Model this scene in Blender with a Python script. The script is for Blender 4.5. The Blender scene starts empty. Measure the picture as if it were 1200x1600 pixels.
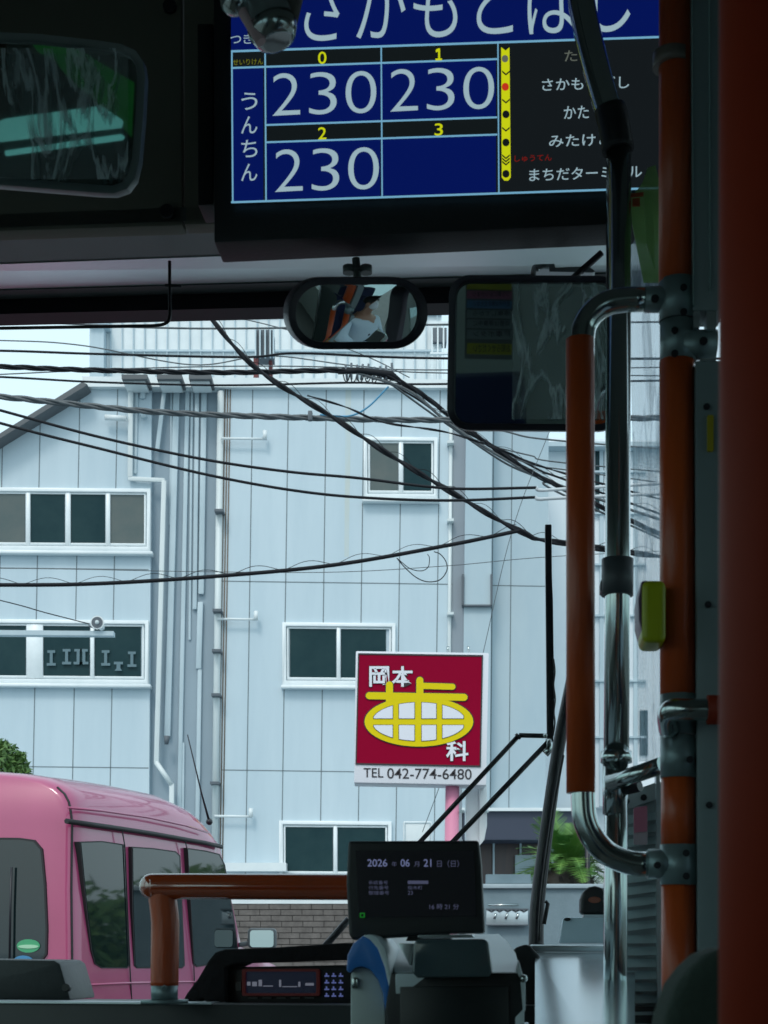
import bpy, bmesh, math, random
from mathutils import Vector as V, Matrix, noise
R = math.radians
sc = bpy.context.scene
COL = sc.collection

# ---------------------------------------------------------------- camera
F, PX, PY = 2400.0, 600.0, 1351.0      # focal length and principal point on the 1200x1600 frame
TH, PH = R(3.3), R(0.48)               # pitch up, roll
ZC = 1.5
CAM = V((0, 0, ZC))
fw = V((0, math.cos(TH), math.sin(TH))); up0 = V((0, -math.sin(TH), math.cos(TH))); r0 = V((1, 0, 0))
rt = r0*math.cos(PH) + up0*math.sin(PH); up = -r0*math.sin(PH) + up0*math.cos(PH)
cd = bpy.data.cameras.new('camera'); cam = bpy.data.objects.new('camera', cd); COL.objects.link(cam)
cam.matrix_world = Matrix((( rt.x, up.x, -fw.x, CAM.x), (rt.y, up.y, -fw.y, CAM.y), (rt.z, up.z, -fw.z, CAM.z), (0, 0, 0, 1)))
cd.sensor_fit = 'AUTO'; cd.sensor_width = 36; cd.lens = F/1600*36; cd.shift_y = (PY-800)/1600
cd.clip_start = 0.02; cd.clip_end = 1500
cd.dof.use_dof = True; cd.dof.focus_distance = 4.0; cd.dof.aperture_fstop = 22
sc.camera = cam
sc.render.resolution_x, sc.render.resolution_y = 768, 1024
# ---------------------------------------------------------------- world, sun, exposure
SUN_EL, SUN_ROT = R(50), R(200)
w = bpy.data.worlds.new('World'); sc.world = w; w.use_nodes = True
nt = w.node_tree; bg = nt.nodes['Background']; out = nt.nodes['World Output']
sky = nt.nodes.new('ShaderNodeTexSky'); sky.sky_type = 'NISHITA'; sky.sun_disc = False
sky.sun_elevation = SUN_EL; sky.sun_rotation = SUN_ROT; sky.dust_density = 4; sky.air_density = 1.0
nt.links.new(sky.outputs[0], bg.inputs[0]); bg.inputs[1].default_value = 0.05
bg2 = nt.nodes.new('ShaderNodeBackground')         # the cloud layer of an overcast day
tc = nt.nodes.new('ShaderNodeTexCoord'); nz = nt.nodes.new('ShaderNodeTexNoise'); nz.inputs['Scale'].default_value = 2.2
nz.inputs['Detail'].default_value = 6
cr = nt.nodes.new('ShaderNodeValToRGB'); cr.color_ramp.elements[0].position = .3; cr.color_ramp.elements[1].position = .7
cr.color_ramp.elements[0].color = (.58, .80, .90, 1); cr.color_ramp.elements[1].color = (.74, .95, 1.0, 1)
nt.links.new(tc.outputs['Generated'], nz.inputs['Vector']); nt.links.new(nz.outputs['Fac'], cr.inputs[0]); nt.links.new(cr.outputs[0], bg2.inputs[0])
bg2.inputs[1].default_value = 1.0
ad = nt.nodes.new('ShaderNodeAddShader'); nt.links.new(bg.outputs[0], ad.inputs[0]); nt.links.new(bg2.outputs[0], ad.inputs[1]); nt.links.new(ad.outputs[0], out.inputs[0])
sd = bpy.data.lights.new('sun', 'SUN'); sd.energy = 1.0; sd.angle = R(14); sd.color = (1, .97, .92)
so = bpy.data.objects.new('sun', sd); COL.objects.link(so)
sdir = V((math.sin(SUN_ROT)*math.cos(SUN_EL), math.cos(SUN_ROT)*math.cos(SUN_EL), math.sin(SUN_EL)))
so.rotation_euler = sdir.to_track_quat('Z', 'Y').to_euler(); so.location = (0, -5, 30)
sc.view_settings.view_transform = 'Standard'; sc.view_settings.look = 'None'; sc.view_settings.gamma = 1; sc.view_settings.exposure = 0.0
sc.render.engine = 'CYCLES'; sc.cycles.max_bounces = 10; sc.cycles.transparent_max_bounces = 16; sc.cycles.use_denoising = True
rnd = random.Random(4)

# ---------------------------------------------------------------- helpers
def ray(px, py): return (fw + rt*((px-PX)/F) + up*((PY-py)/F))
class Pl:
    def __init__(s, o, n): s.o = V(o); s.n = V(n).normalized()
    def hit(s, px, py, off=0.0):
        d = ray(px, py); t = (s.o + s.n*off - CAM).dot(s.n)/d.dot(s.n); return CAM + d*t
    def shift(s, off): return Pl(s.o + s.n*off, s.n)
K = 0.085
BF = V((K, 1, 0)).normalized(); BR = V((1, -K, 0)).normalized(); UP = V((0, 0, 1))
def B(D): return Pl((0, D, 0), (K, 1, 0))          # a plane across the bus, D metres ahead
def W(Y): return Pl((0, Y, 0), (0, 1, 0))          # a plane across the street
def bus(x, y, z): return BR*x + BF*y + UP*z          # bus coordinates
def sl(c): return c/12.92 if c <= .04045 else ((c+.055)/1.055)**2.4
def S(r, g, b): return (sl(r/255), sl(g/255), sl(b/255), 1)

def mat(name, col, rough=.6, metal=0, col2=None, scale=6, bump=0, bscale=40, coat=0, emis=None, estr=1, spec=.5, stretch=None):
    m = bpy.data.materials.new(name); m.use_nodes = True; n = m.node_tree.nodes; l = m.node_tree.links; p = n['Principled BSDF']
    c = tuple(col)[:3] + (1,)
    p.inputs['Base Color'].default_value = c; p.inputs['Roughness'].default_value = rough; p.inputs['Metallic'].default_value = metal
    p.inputs['Specular IOR Level'].default_value = spec
    if coat: p.inputs['Coat Weight'].default_value = coat; p.inputs['Coat Roughness'].default_value = .04; p.inputs['Coat IOR'].default_value = 2.1 if 'rail' in name else 1.5
    if emis: p.inputs['Emission Color'].default_value = tuple(emis)[:3]+(1,); p.inputs['Emission Strength'].default_value = estr
    t = n.new('ShaderNodeTexCoord'); src = t.outputs['Object']
    if stretch:
        mp = n.new('ShaderNodeMapping'); mp.inputs['Scale'].default_value = stretch; l.new(src, mp.inputs['Vector']); src = mp.outputs[0]
    if col2 is not None:
        z = n.new('ShaderNodeTexNoise'); z.inputs['Scale'].default_value = scale; z.inputs['Detail'].default_value = 7; z.inputs['Roughness'].default_value = .65
        l.new(src, z.inputs['Vector'])
        rp = n.new('ShaderNodeValToRGB'); rp.color_ramp.elements[0].position = .35; rp.color_ramp.elements[1].position = .68
        rp.color_ramp.elements[0].color = c; rp.color_ramp.elements[1].color = tuple(col2)[:3]+(1,)
        l.new(z.outputs['Fac'], rp.inputs[0]); l.new(rp.outputs[0], p.inputs['Base Color'])
    if bump:
        z2 = n.new('ShaderNodeTexNoise'); z2.inputs['Scale'].default_value = bscale; z2.inputs['Detail'].default_value = 4; l.new(src, z2.inputs['Vector'])
        b = n.new('ShaderNodeBump'); b.inputs['Strength'].default_value = bump; b.inputs['Distance'].default_value = .01
        l.new(z2.outputs['Fac'], b.inputs['Height']); l.new(b.outputs[0], p.inputs['Normal'])
    return m
def film(name, col, clear=.75, rough=.12, bump=.6, bscale=9, stretch=(1, 1, .25), trans=0.0, crease=0.0, cw=.02):
    m = bpy.data.materials.new(name); m.use_nodes = True; n = m.node_tree.nodes; l = m.node_tree.links
    p = n['Principled BSDF']; p.inputs['Base Color'].default_value = tuple(col)[:3]+(1,); p.inputs['Roughness'].default_value = rough
    p.inputs['Transmission Weight'].default_value = 0.0
    t = n.new('ShaderNodeTexCoord'); mp = n.new('ShaderNodeMapping'); mp.inputs['Scale'].default_value = stretch
    z = n.new('ShaderNodeTexNoise'); z.inputs['Scale'].default_value = bscale; z.inputs['Detail'].default_value = 3; z.inputs['Distortion'].default_value = 1.2
    l.new(t.outputs['Object'], mp.inputs[0]); l.new(mp.outputs[0], z.inputs['Vector'])
    b = n.new('ShaderNodeBump'); b.inputs['Strength'].default_value = bump; b.inputs['Distance'].default_value = .03
    l.new(z.outputs['Fac'], b.inputs['Height']); l.new(b.outputs[0], p.inputs['Normal'])
    tr = n.new('ShaderNodeBsdfTransparent'); mx = n.new('ShaderNodeMixShader'); mx.inputs[0].default_value = clear
    front = p.outputs[0]
    if trans:
        tl = n.new('ShaderNodeBsdfTranslucent'); tl.inputs[0].default_value = tuple(col)[:3]+(1,); m1 = n.new('ShaderNodeMixShader'); m1.inputs[0].default_value = trans
        l.new(p.outputs[0], m1.inputs[1]); l.new(tl.outputs[0], m1.inputs[2]); front = m1.outputs[0]
    if crease:       # folds painted milky to stand in for light they catch; flats clear
        z3 = n.new('ShaderNodeTexNoise'); z3.inputs['Scale'].default_value = bscale*.7; z3.inputs['Detail'].default_value = 5; z3.inputs['Distortion'].default_value = 1.6; l.new(mp.outputs[0], z3.inputs['Vector'])
        sb_ = n.new('ShaderNodeMath'); sb_.operation = 'SUBTRACT'; sb_.inputs[1].default_value = .5; l.new(z3.outputs['Fac'], sb_.inputs[0])
        ab = n.new('ShaderNodeMath'); ab.operation = 'ABSOLUTE'; l.new(sb_.outputs[0], ab.inputs[0])
        mr = n.new('ShaderNodeMapRange'); mr.inputs['From Min'].default_value = 0; mr.inputs['From Max'].default_value = cw; mr.inputs['To Min'].default_value = clear-crease; mr.inputs['To Max'].default_value = clear
        l.new(ab.outputs[0], mr.inputs['Value']); l.new(mr.outputs[0], mx.inputs[0])
    l.new(front, mx.inputs[1]); l.new(tr.outputs[0], mx.inputs[2]); l.new(mx.outputs[0], n['Material Output'].inputs[0])
    return m

class M:
    """collects shapes, then links them as ONE mesh object"""
    def __init__(s): s.v = []; s.f = []; s.m = []; s.sm = []; s.cur = 0
    def add(s, vs, fs, smooth=False):
        b = len(s.v); s.v += [V(x) for x in vs]
        for f in fs: s.f.append([b+i for i in f]); s.m.append(s.cur); s.sm.append(smooth)
        return s
    def use(s, i): s.cur = i; return s
    def slab(s, pts, pl, th, off=0.0):
        """outline given in picture coordinates, standing on plane pl, thickness th away from the viewer"""
        return s.prism([pl.hit(x, y, off) for x, y in pts], pl.n*th)
    def prism(s, a, d):
        n = len(a); b = [p + d for p in a]
        fs = [list(range(n)), list(range(n, 2*n))[::-1]] + [[i, i+n, (i+1) % n + n, (i+1) % n] for i in range(n)]
        return s.add(a+b, fs)
    def ring(s, o, i, pl, th, off=0.0, loff=None):
        n = len(o); oo = [pl.hit(x, y, off) for x, y in o]; ii = [pl.hit(x, y, off if loff is None else loff) for x, y in i]
        ob = [p+pl.n*th for p in oo]; ib = [p+pl.n*th for p in ii]
        fs = []
        for k in range(n):
            j = (k+1) % n
            fs += [[k, j, n+j, n+k], [2*n+k, 3*n+k, 3*n+j, 2*n+j], [k, 2*n+k, 2*n+j, j], [n+k, n+j, 3*n+j, 3*n+k]]
        return s.add(oo+ii+ob+ib, fs)
    def box(s, c, ex, ax=None):
        ax = ax or (BR, BF, UP); c = V(c); vs = []
        for i in (-1, 1):
            for j in (-1, 1):
                for k in (-1, 1): vs.append(c+ax[0]*(i*ex[0]/2)+ax[1]*(j*ex[1]/2)+ax[2]*(k*ex[2]/2))
        return s.add(vs, [[0, 1, 3, 2], [4, 6, 7, 5], [0, 4, 5, 1], [2, 3, 7, 6], [0, 2, 6, 4], [1, 5, 7, 3]])
    def tube(s, pts, r, n=14, cap=True, flat=None):
        pts = [V(p) for p in pts]; rr = r if isinstance(r, (list, tuple)) else [r]*len(pts)
        t0 = (pts[1]-pts[0]).normalized(); nrm = t0.orthogonal().normalized(); vs = []; N = len(pts)
        for i, p in enumerate(pts):
            t = ((pts[min(i+1, N-1)]-pts[max(i-1, 0)])).normalized()
            nrm = (nrm - t*nrm.dot(t)).normalized(); bn = t.cross(nrm)
            for k in range(n):
                a = 2*math.pi*k/n; vs.append(p + (nrm*math.cos(a)+bn*math.sin(a))*rr[i])
        fs = [[i*n+k, i*n+(k+1) % n, (i+1)*n+(k+1) % n, (i+1)*n+k] for i in range(N-1) for k in range(n)]
        s.add(vs, fs, True)
        if cap:
            s.add(vs[:n], [list(range(n))[::-1]]); s.add(vs[-n:], [list(range(n))])
        return s
    def ell(s, c, r, n=16, m=10, ax=None):
        ax = ax or (V((1, 0, 0)), V((0, 1, 0)), UP); c = V(c); vs = []
        for i in range(m+1):
            a = math.pi*i/m
            for k in range(n):
                b = 2*math.pi*k/n; vs.append(c+ax[0]*(r[0]*math.sin(a)*math.cos(b))+ax[1]*(r[1]*math.sin(a)*math.sin(b))+ax[2]*(r[2]*math.cos(a)))
        return s.add(vs, [[i*n+k, (i+1)*n+k, (i+1)*n+(k+1) % n, i*n+(k+1) % n] for i in range(m) for k in range(n)], True)
    def build(s, name, mats, parent=None, bevel=0, smooth=None, seg=2):
        o0 = loc(parent) if parent else V((0, 0, 0))
        me = bpy.data.meshes.new(name); me.from_pydata([v-o0 for v in s.v], [], s.f)
        for m_ in (mats if isinstance(mats, (list, tuple)) else [mats]): me.materials.append(m_)
        for p, mi, sm in zip(me.polygons, s.m, s.sm): p.material_index = mi; p.use_smooth = sm if smooth is None else smooth
        bm = bmesh.new(); bm.from_mesh(me); bmesh.ops.remove_doubles(bm, verts=bm.verts, dist=1e-5)
        bmesh.ops.recalc_face_normals(bm, faces=bm.faces)
        if bevel:
            es = [e for e in bm.edges if len(e.link_faces) == 2 and e.calc_face_angle(0) > .5]
            bmesh.ops.bevel(bm, geom=es, offset=bevel, segments=seg, profile=.6, affect='EDGES', clamp_overlap=True)
            for f in bm.faces: f.smooth = True
        bm.to_mesh(me); bm.free()
        if bevel: me.set_sharp_from_angle(angle=R(50))
        o = bpy.data.objects.new(name, me); COL.objects.link(o)
        if parent: o.parent = parent
        return o
def loc(o):
    l = V((0, 0, 0))
    while o: l += o.location; o = o.parent
    return l
def tag(o, label=None, cat=None, group=None, kind=None):
    if label: o['label'] = label
    if cat: o['category'] = cat
    if group: o['group'] = group
    if kind: o['kind'] = kind
    return o
def thing(name, at, label, cat, group=None):
    o = bpy.data.objects.new(name, None); COL.objects.link(o); o.location = at; o.empty_display_size = .1
    return tag(o, label, cat, group)
def rr(x0, y0, x1, y1, r, n=5, sl_=0.0):
    p = []
    for cx, cy, a0 in ((x1-r, y0+r, -90), (x1-r, y1-r, 0), (x0+r, y1-r, 90), (x0+r, y0+r, 180)):
        for k in range(n+1):
            a = R(a0+90*k/n); p.append((cx+r*math.cos(a), cy+r*math.sin(a)))
    return [(x, y+(x-x0)*sl_) for x, y in p]
def rect(x0, y0, x1, y1, sl_=0.0): return [(x0, y0), (x1, y0+(x1-x0)*sl_), (x1, y1+(x1-x0)*sl_), (x0, y1)]
def inset(p, d):
    cx = sum(x for x, _ in p)/len(p); cy = sum(y for _, y in p)/len(p); n = len(p); q = []
    for i in range(n):
        a = p[i-1]; b = p[i]; c = p[(i+1) % n]
        def nn(u, v):
            dx, dy = v[0]-u[0], v[1]-u[1]; L = math.hypot(dx, dy) or 1; m = (-dy/L, dx/L)
            mx, my = (u[0]+v[0])/2, (u[1]+v[1])/2
            return m if (cx-mx)*m[0]+(cy-my)*m[1] > 0 else (-m[0], -m[1])
        n1, n2 = nn(a, b), nn(b, c); sx, sy = n1[0]+n2[0], n1[1]+n2[1]; L = math.hypot(sx, sy) or 1; co = max(.5, (n1[0]*sx+n1[1]*sy)/L)
        q.append((b[0]+sx/L*d/co, b[1]+sy/L*d/co))
    return q
def smooth_path(p, n=8):
    """Catmull-Rom through the points"""
    p = [V(x) for x in p]; q = [p[0]*2-p[1]] + p + [p[-1]*2-p[-2]]; o = []
    for i in range(1, len(q)-2):
        for k in range(n):
            t = k/n; a, b, c, d = q[i-1], q[i], q[i+1], q[i+2]
            o.append(.5*((2*b)+(c-a)*t+(2*a-5*b+4*c-d)*t*t+(3*b-a-3*c+d)*t**3))
    return o+[p[-1]]
_tc = {}
def textmesh(s, bold=0.0):
    k = (s, bold)
    if k in _tc: return _tc[k]
    cu = bpy.data.curves.new('t', 'FONT'); cu.body = s; cu.fill_mode = 'FRONT'; cu.offset = bold; cu.resolution_u = 8
    ob = bpy.data.objects.new('t', cu); COL.objects.link(ob); bpy.context.view_layer.update()
    me = bpy.data.meshes.new_from_object(ob.evaluated_get(bpy.context.evaluated_depsgraph_get()))
    vs = [(v.co.x, v.co.y) for v in me.vertices]; fs = [list(p.vertices) for p in me.polygons]
    bpy.data.objects.remove(ob); bpy.data.curves.remove(cu); bpy.data.meshes.remove(me)
    _tc[k] = (vs, fs); return _tc[k]
def text(m, s, x0, y0, x1, y1, pl, off, bold=0.0, sl_=0.0, flip=False, th=None):
    vs, fs = textmesh(s, bold)
    if not vs: return
    ax, bx = min(v[0] for v in vs), max(v[0] for v in vs); ay, by = min(v[1] for v in vs), max(v[1] for v in vs)
    P = []
    for x, y in vs:
        u = (x-ax)/(bx-ax or 1); t = (y-ay)/(by-ay or 1)
        if flip: u = 1-u
        px = x0+u*(x1-x0); P.append(pl.hit(px, y1+(y0-y1)*t+(px-x0)*sl_, off))
    m.add(P, fs)
def T(name, m_, par, *a, **k):
    g = M(); text(g, *a, **k); return g.build(name, m_, par)
def pxr(px, pl, x=600, y=1200):   # real length of px picture pixels on plane pl
    return (pl.hit(x+px, y)-pl.hit(x, y)).length

# ---------------------------------------------------------------- materials
facade = mat('facade_panel', (.53, .635, .695), .65, col2=(.455, .565, .63), scale=1.3, stretch=(1, 1, .14), bump=.05, bscale=18)
facade_dk = mat('facade_pipe_shade', (.29, .365, .42), .7, col2=(.25, .325, .38), scale=1.5, stretch=(1, 1, .2))  # darker blue-grey stands in for the shading of the pipes
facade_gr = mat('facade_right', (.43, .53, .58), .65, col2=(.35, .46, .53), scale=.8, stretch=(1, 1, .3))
joint_m = mat('joint', (.16, .20, .22), .8)
white_p = mat('white_paint', (.74, .79, .80), .4, col2=(.66, .72, .74), scale=3)
white_f = mat('window_frame', (.78, .83, .85), .35, col2=(.70, .76, .78), scale=4)
duct_m = mat('duct_paint', (.50, .60, .65), .5, col2=(.40, .50, .55), scale=2.5, stretch=(1, 1, .3))
duct_w = mat('downpipe_white', (.66, .72, .73), .45, col2=(.56, .62, .63), scale=2, stretch=(1, 1, .2))
dark_grey = mat('dark_grey', (.10, .12, .14), .6)
strip_m = mat('slate_strip', (.25, .29, .33), .7)
rust_m = mat('rust_stain', (.52, .57, .54), .8, col2=(.50, .60, .64), scale=5, stretch=(1, 1, .15))
brownc = mat('brown_cable', (.16, .12, .09), .7)
glass_d = mat('window_glass_dark', (.010, .035, .042), .2, spec=.12, col2=(.02, .05, .055), scale=1.5)
glass_g = mat('window_glass_grey', (.09, .12, .12), .3, spec=.2, col2=(.12, .14, .135), scale=2)
paper_m = mat('paper', (.12, .19, .22), .8)
roof_m = mat('roof_edge', (.10, .11, .12), .6)
cable_m = mat('cable_black', (.008, .010, .014), .6, spec=.2)
cable_g = mat('cable_grey', (.10, .12, .13), .5, col2=(.05, .06, .07), scale=20)
cable_l = mat('cable_sleeve', (.5, .55, .58), .5)
cable_b = mat('cable_blue', (.05, .25, .42), .5)
brick_m = mat('brick', (.10, .088, .082), .85, col2=(.16, .142, .132), scale=9, bump=.3)
mortar = mat('mortar', (.055, .05, .048), .95)
conc = mat('concrete', (.30, .38, .42), .8, col2=(.25, .33, .37), scale=5, bump=.15)
planter_m = mat('planter_concrete', (.17, .235, .27), .8, col2=(.13, .19, .22), scale=4, bump=.2)
coping_m = mat('coping_stone', (.38, .46, .50), .6, col2=(.30, .38, .42), scale=6)
asph = mat('asphalt', (.09, .095, .10), .85, col2=(.12, .12, .125), scale=3, bump=.3)
pink = mat('pink_paint', (.42, .060, .165), .35, coat=1.0, col2=(.38, .052, .145), scale=2.2)
pink_post = mat('pink_post', (.66, .25, .38), .5)
vglass = mat('van_glass', (.006, .014, .016), .03, spec=.8)
rubber = mat('black_rubber', (.012, .012, .014), .55)
sign_red = mat('sign_red', (.27, .001, .026), .6, spec=.05)
sign_w = mat('sign_white', (.72, .74, .80), .4)
sign_y = mat('sign_yellow', (.72, .58, .002), .5, spec=.15)
sign_k = mat('sign_black', (.02, .015, .02), .5)
blackm = mat('black_metal', (.012, .012, .018), .38)
blackp = mat('black_plastic', (.010, .011, .013), .5, bump=.05, bscale=200)
blackc = mat('black_cloth', (.008, .007, .009), .95, bump=.4, bscale=60)
header_m = mat('header_panel', (.15, .15, .12), .6, col2=(.15, .145, .118), scale=3, bump=.04, bscale=120)
soffit_m = mat('soffit', (.80, .90, .92), .30, col2=(.74, .84, .87), scale=3, spec=1.0, metal=.8)
gasket = mat('gasket', (.010, .008, .014), .5)
chrome = mat('stainless', (.50, .55, .55), .17, metal=1, col2=(.40, .45, .45), scale=14, stretch=(1, 1, .1))
castm = mat('cast_grey', (.22, .29, .30), .42, metal=.5, col2=(.17, .23, .245), scale=8, bump=.06, bscale=90)
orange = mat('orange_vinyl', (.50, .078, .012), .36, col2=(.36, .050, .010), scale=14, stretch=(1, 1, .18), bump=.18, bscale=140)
orange_s = mat('orange_rail_vinyl', (.46, .055, .006), .10, col2=(.30, .042, .006), scale=6, coat=1, spec=1)
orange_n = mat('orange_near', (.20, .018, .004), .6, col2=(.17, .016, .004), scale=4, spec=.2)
post_m = mat('post_grey', (.20, .25, .26), .5, col2=(.17, .215, .225), scale=6)
yel_b = mat('button_yellow', (.36, .40, .006), .4)
purp = mat('button_purple', (.10, .05, .11), .4)
frame_m = mat('mirror_frame_dark', (.035, .032, .045), .4)
frame_g = mat('mirror_frame_grey', (.13, .165, .165), .45)
mirror_m = mat('mirror_glass', (.80, .86, .86), .015, metal=1)
mirror_d = mat('mirror_glass_dim', (.40, .47, .47), .02, metal=1)
scr_k = mat('screen_black', (.004, .004, .005), .9, spec=0, emis=(.006, .009, .010), estr=1)
scr_b = mat('screen_blue', (.004, .004, .01), .9, spec=0, emis=S(5, 20, 86), estr=1)
scr_g = mat('screen_grey', (.004, .004, .005), .9, spec=0, emis=S(20, 25, 28), estr=1)
scr_w = mat('screen_white', (.01, .01, .01), .9, spec=0, emis=S(150, 176, 186), estr=1)
scr_l = mat('screen_line', (.01, .01, .01), .9, spec=0, emis=S(110, 165, 195), estr=1)
scr_y = mat('screen_yellow', (.01, .01, .01), .9, spec=0, emis=S(196, 205, 20), estr=1)
scr_dim = mat('screen_dim', (.01, .01, .01), .9, spec=0, emis=S(92, 98, 90), estr=1)
scr_r = mat('screen_red', (.01, .01, .01), .9, spec=0, emis=S(190, 50, 30), estr=1)
scr_rd = mat('screen_red_dim', (.01, .01, .01), .9, spec=0, emis=S(120, 22, 14), estr=1)
scr_t = mat('terminal_text', (.01, .01, .01), .9, spec=0, emis=S(96, 104, 138), estr=1)
scr_td = mat('terminal_text_dim', (.01, .01, .01), .9, spec=0, emis=S(66, 70, 92), estr=1)
scr_gn = mat('terminal_green', (.01, .01, .01), .9, spec=0, emis=S(20, 90, 30), estr=1)
silver = mat('fare_silver', (.60, .68, .72), .35, col2=(.55, .63, .67), scale=5)
bluep = mat('fare_blue', (.03, .17, .52), .35)
beige = mat('fare_side', (.50, .56, .55), .6, col2=(.44, .50, .495), scale=8)
clear_dk = mat('smoked_plastic', (.05, .075, .085), .08, spec=.7)
alu = mat('brushed_alu', (.62, .68, .71), .32, metal=.9, col2=(.55, .61, .64), scale=8, stretch=(1, 1, 8))
sheet_m = mat('satin_sheet', (.72, .80, .84), .16, metal=.85, col2=(.64, .73, .77), scale=5)
leaf_m = mat('leaf', (.055, .13, .03), .55, col2=(.10, .19, .04), scale=5)
palm_m = mat('palm_leaf', (.06, .20, .045), .5, col2=(.16, .30, .05), scale=5)
bark = mat('bark', (.06, .05, .045), .95, col2=(.10, .09, .075), scale=14, bump=.9, bscale=16)
green_p = film('green_sheet', (.30, .50, .20), clear=.25, rough=.3, bump=.5, bscale=20, stretch=(1, 1, .5), trans=.5)
vinyl = film('clear_vinyl', (.62, .74, .84), clear=.50, rough=.14, bump=.9, bscale=5, stretch=(1.6, 1.6, .3), trans=.6, crease=.25, cw=.03)
filmm = film('crinkled_film', (.62, .74, .76), clear=.86, rough=.12, bump=1.0, bscale=9, stretch=(1.8, 1.8, .5), crease=.6, cw=.035)
seat_b = mat('blue_seat_fabric', (.007, .012, .05), .9, bump=.2, bscale=120)
floor_m = mat('bus_floor', (.10, .10, .10), .6, col2=(.13, .13, .12), scale=40)
wall_in = mat('bus_inner_wall', (.22, .235, .22), .6)
ext_p = mat('bus_outer_paint', (.62, .64, .60), .3)
skin = mat('skin', (.36, .19, .13), .55)
shirt = mat('shirt_pale_blue', (.60, .70, .80), .8, bump=.3, bscale=30)
maskm = mat('face_mask_white', (.70, .74, .78), .8)
navy = mat('navy_cloth', (.012, .014, .05), .8)
hair = mat('hair', (.012, .010, .009), .7)
tyre = rubber

# ================================================================ SETTING
g = M(); g.add([(-400, -300, 0), (400, -300, 0), (400, 700, 0), (-400, 700, 0)], [[0, 1, 2, 3]])
o = g.build('ground', conc); tag(o, kind='structure')
g = M(); g.add([(-400, -6, .004), (400, -6, .004), (400, 13, .004), (-400, 13, .004)], [[0, 1, 2, 3]])
o = g.build('road', asph); tag(o, kind='structure')

# ================================================================ the big building across the street
FY = 24.0; FP = W(FY)
bld = thing('factory_building', (0, FY, 0), 'pale blue-grey panelled three-storey building with ducts and downpipes across the street', 'building')
def wall_poly(pts, pl, th, m_, name='wall', par=bld, off=0.0):
    g = M(); g.slab(pts, pl, th, off); return g.build(name, m_, par)
# left block with the gable, darkened pipe strip and right block share the wall plane
wl = wall_poly([(-420, 925), (-60, 722), (0, 683), (130, 603), (237, 601), (230, 1720), (-440, 1720)], FP, 6.0, facade)
wall_poly([(237, 601), (346, 600), (335, 1720), (230, 1720)], FP, 6.0, facade_dk, 'pipe_shade_wall', off=.12)  # pipe shading painted into this wall colour
wr = wall_poly([(346, 600), (728, 604), (712, 1720), (335, 1720)], FP, 6.0, facade)
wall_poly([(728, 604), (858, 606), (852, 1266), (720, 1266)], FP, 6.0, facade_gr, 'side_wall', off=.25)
# joints between the panels
jt = M(); jw = .012
def jline(x0, y0, x1, y1, off=-.003, wpx=.75):
    if abs(x1-x0) > abs(y1-y0): p = [(x0, y0-wpx), (x1, y1-wpx), (x1, y1+wpx), (x0, y0+wpx)]
    else: p = [(x0-wpx, y0), (x0+wpx, y0), (x1+wpx, y1), (x1-wpx, y1)]
    jt.slab(p, FP, .02, off)
for x in (-120, -58, 4, 63, 125, 184):
    jline(x, 600 if x > 130 else 690-(x*.63 if x > 0 else x*.6), x-16, 1440)
for x in (395, 451, 510, 569, 628, 688): jline(x, 602, x-13.5 if x < 500 else x-12, 1500)
for y in (888, 1198, ): jline(-200, y-3, 232, y+2)
for y in (908, 1203): jline(346, y, 712, y+5)
for x in (772, 801): jline(x, 606, x-6, 1265, off=.247)
jline(724, 914, 852, 916, off=.247)
jt.build('panel_joint', joint_m, bld)
g = M(); g.slab([(540, 606), (549, 606), (545, 870), (538, 870)], FP, .01, -.0015); g.build('rust_streak', rust_m, bld)
# roof edges
g = M(); g.slab([(-60, 716), (0, 677), (128, 597), (136, 600), (132, 604), (0, 685), (-60, 724)], FP, .4, -.35); g.build('gable_eave', roof_m, bld)
g = M(); g.slab([(128, 588), (728, 593), (728, 606), (130, 604)], FP, .3, -.12); g.slab([(728, 596), (862, 598), (862, 608), (728, 607)], FP, .5, .1); g.build('parapet', white_p, bld)
# penthouse / roof screen
g = M(); RP = W(27.0)
g.slab([(160, 440), (690, 440), (690, 600), (160, 600)], RP, 3.0)
pent = g.build('roof_screen', white_p, bld)
g = M()
for i in range(30):
    x = 172+i*17.6
    if x < 688: g.slab(rect(x, 440, x+1.6, 600), RP, .05, -.05)
g.slab(rect(160, 546, 690, 549), RP, .05, -.06); g.slab(rect(160, 489, 690, 492), RP, .05, -.06)
g.build('screen_rib', duct_m, bld)
g = M(); g.slab(rect(140, 452, 162, 600), RP, .6, -.3); g.slab(rect(138, 500, 168, 506), RP, .7, -.4); g.build('rooftop_cabinet', duct_m, bld)
g = M()
for x in range(674, 760, 9): g.slab(rect(x, 505, x+2.2, 600), RP, .04, -.5)
g.slab(rect(672, 502, 760, 507), RP, .06, -.52); g.slab(rect(672, 550, 760, 553), RP, .06, -.52); g.build('roof_railing', white_p, bld)
g = M(); g.slab(rect(676, 512, 698, 534), RP, .3, -.1); g.build('roof_vent_window', dark_grey, bld)

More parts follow.
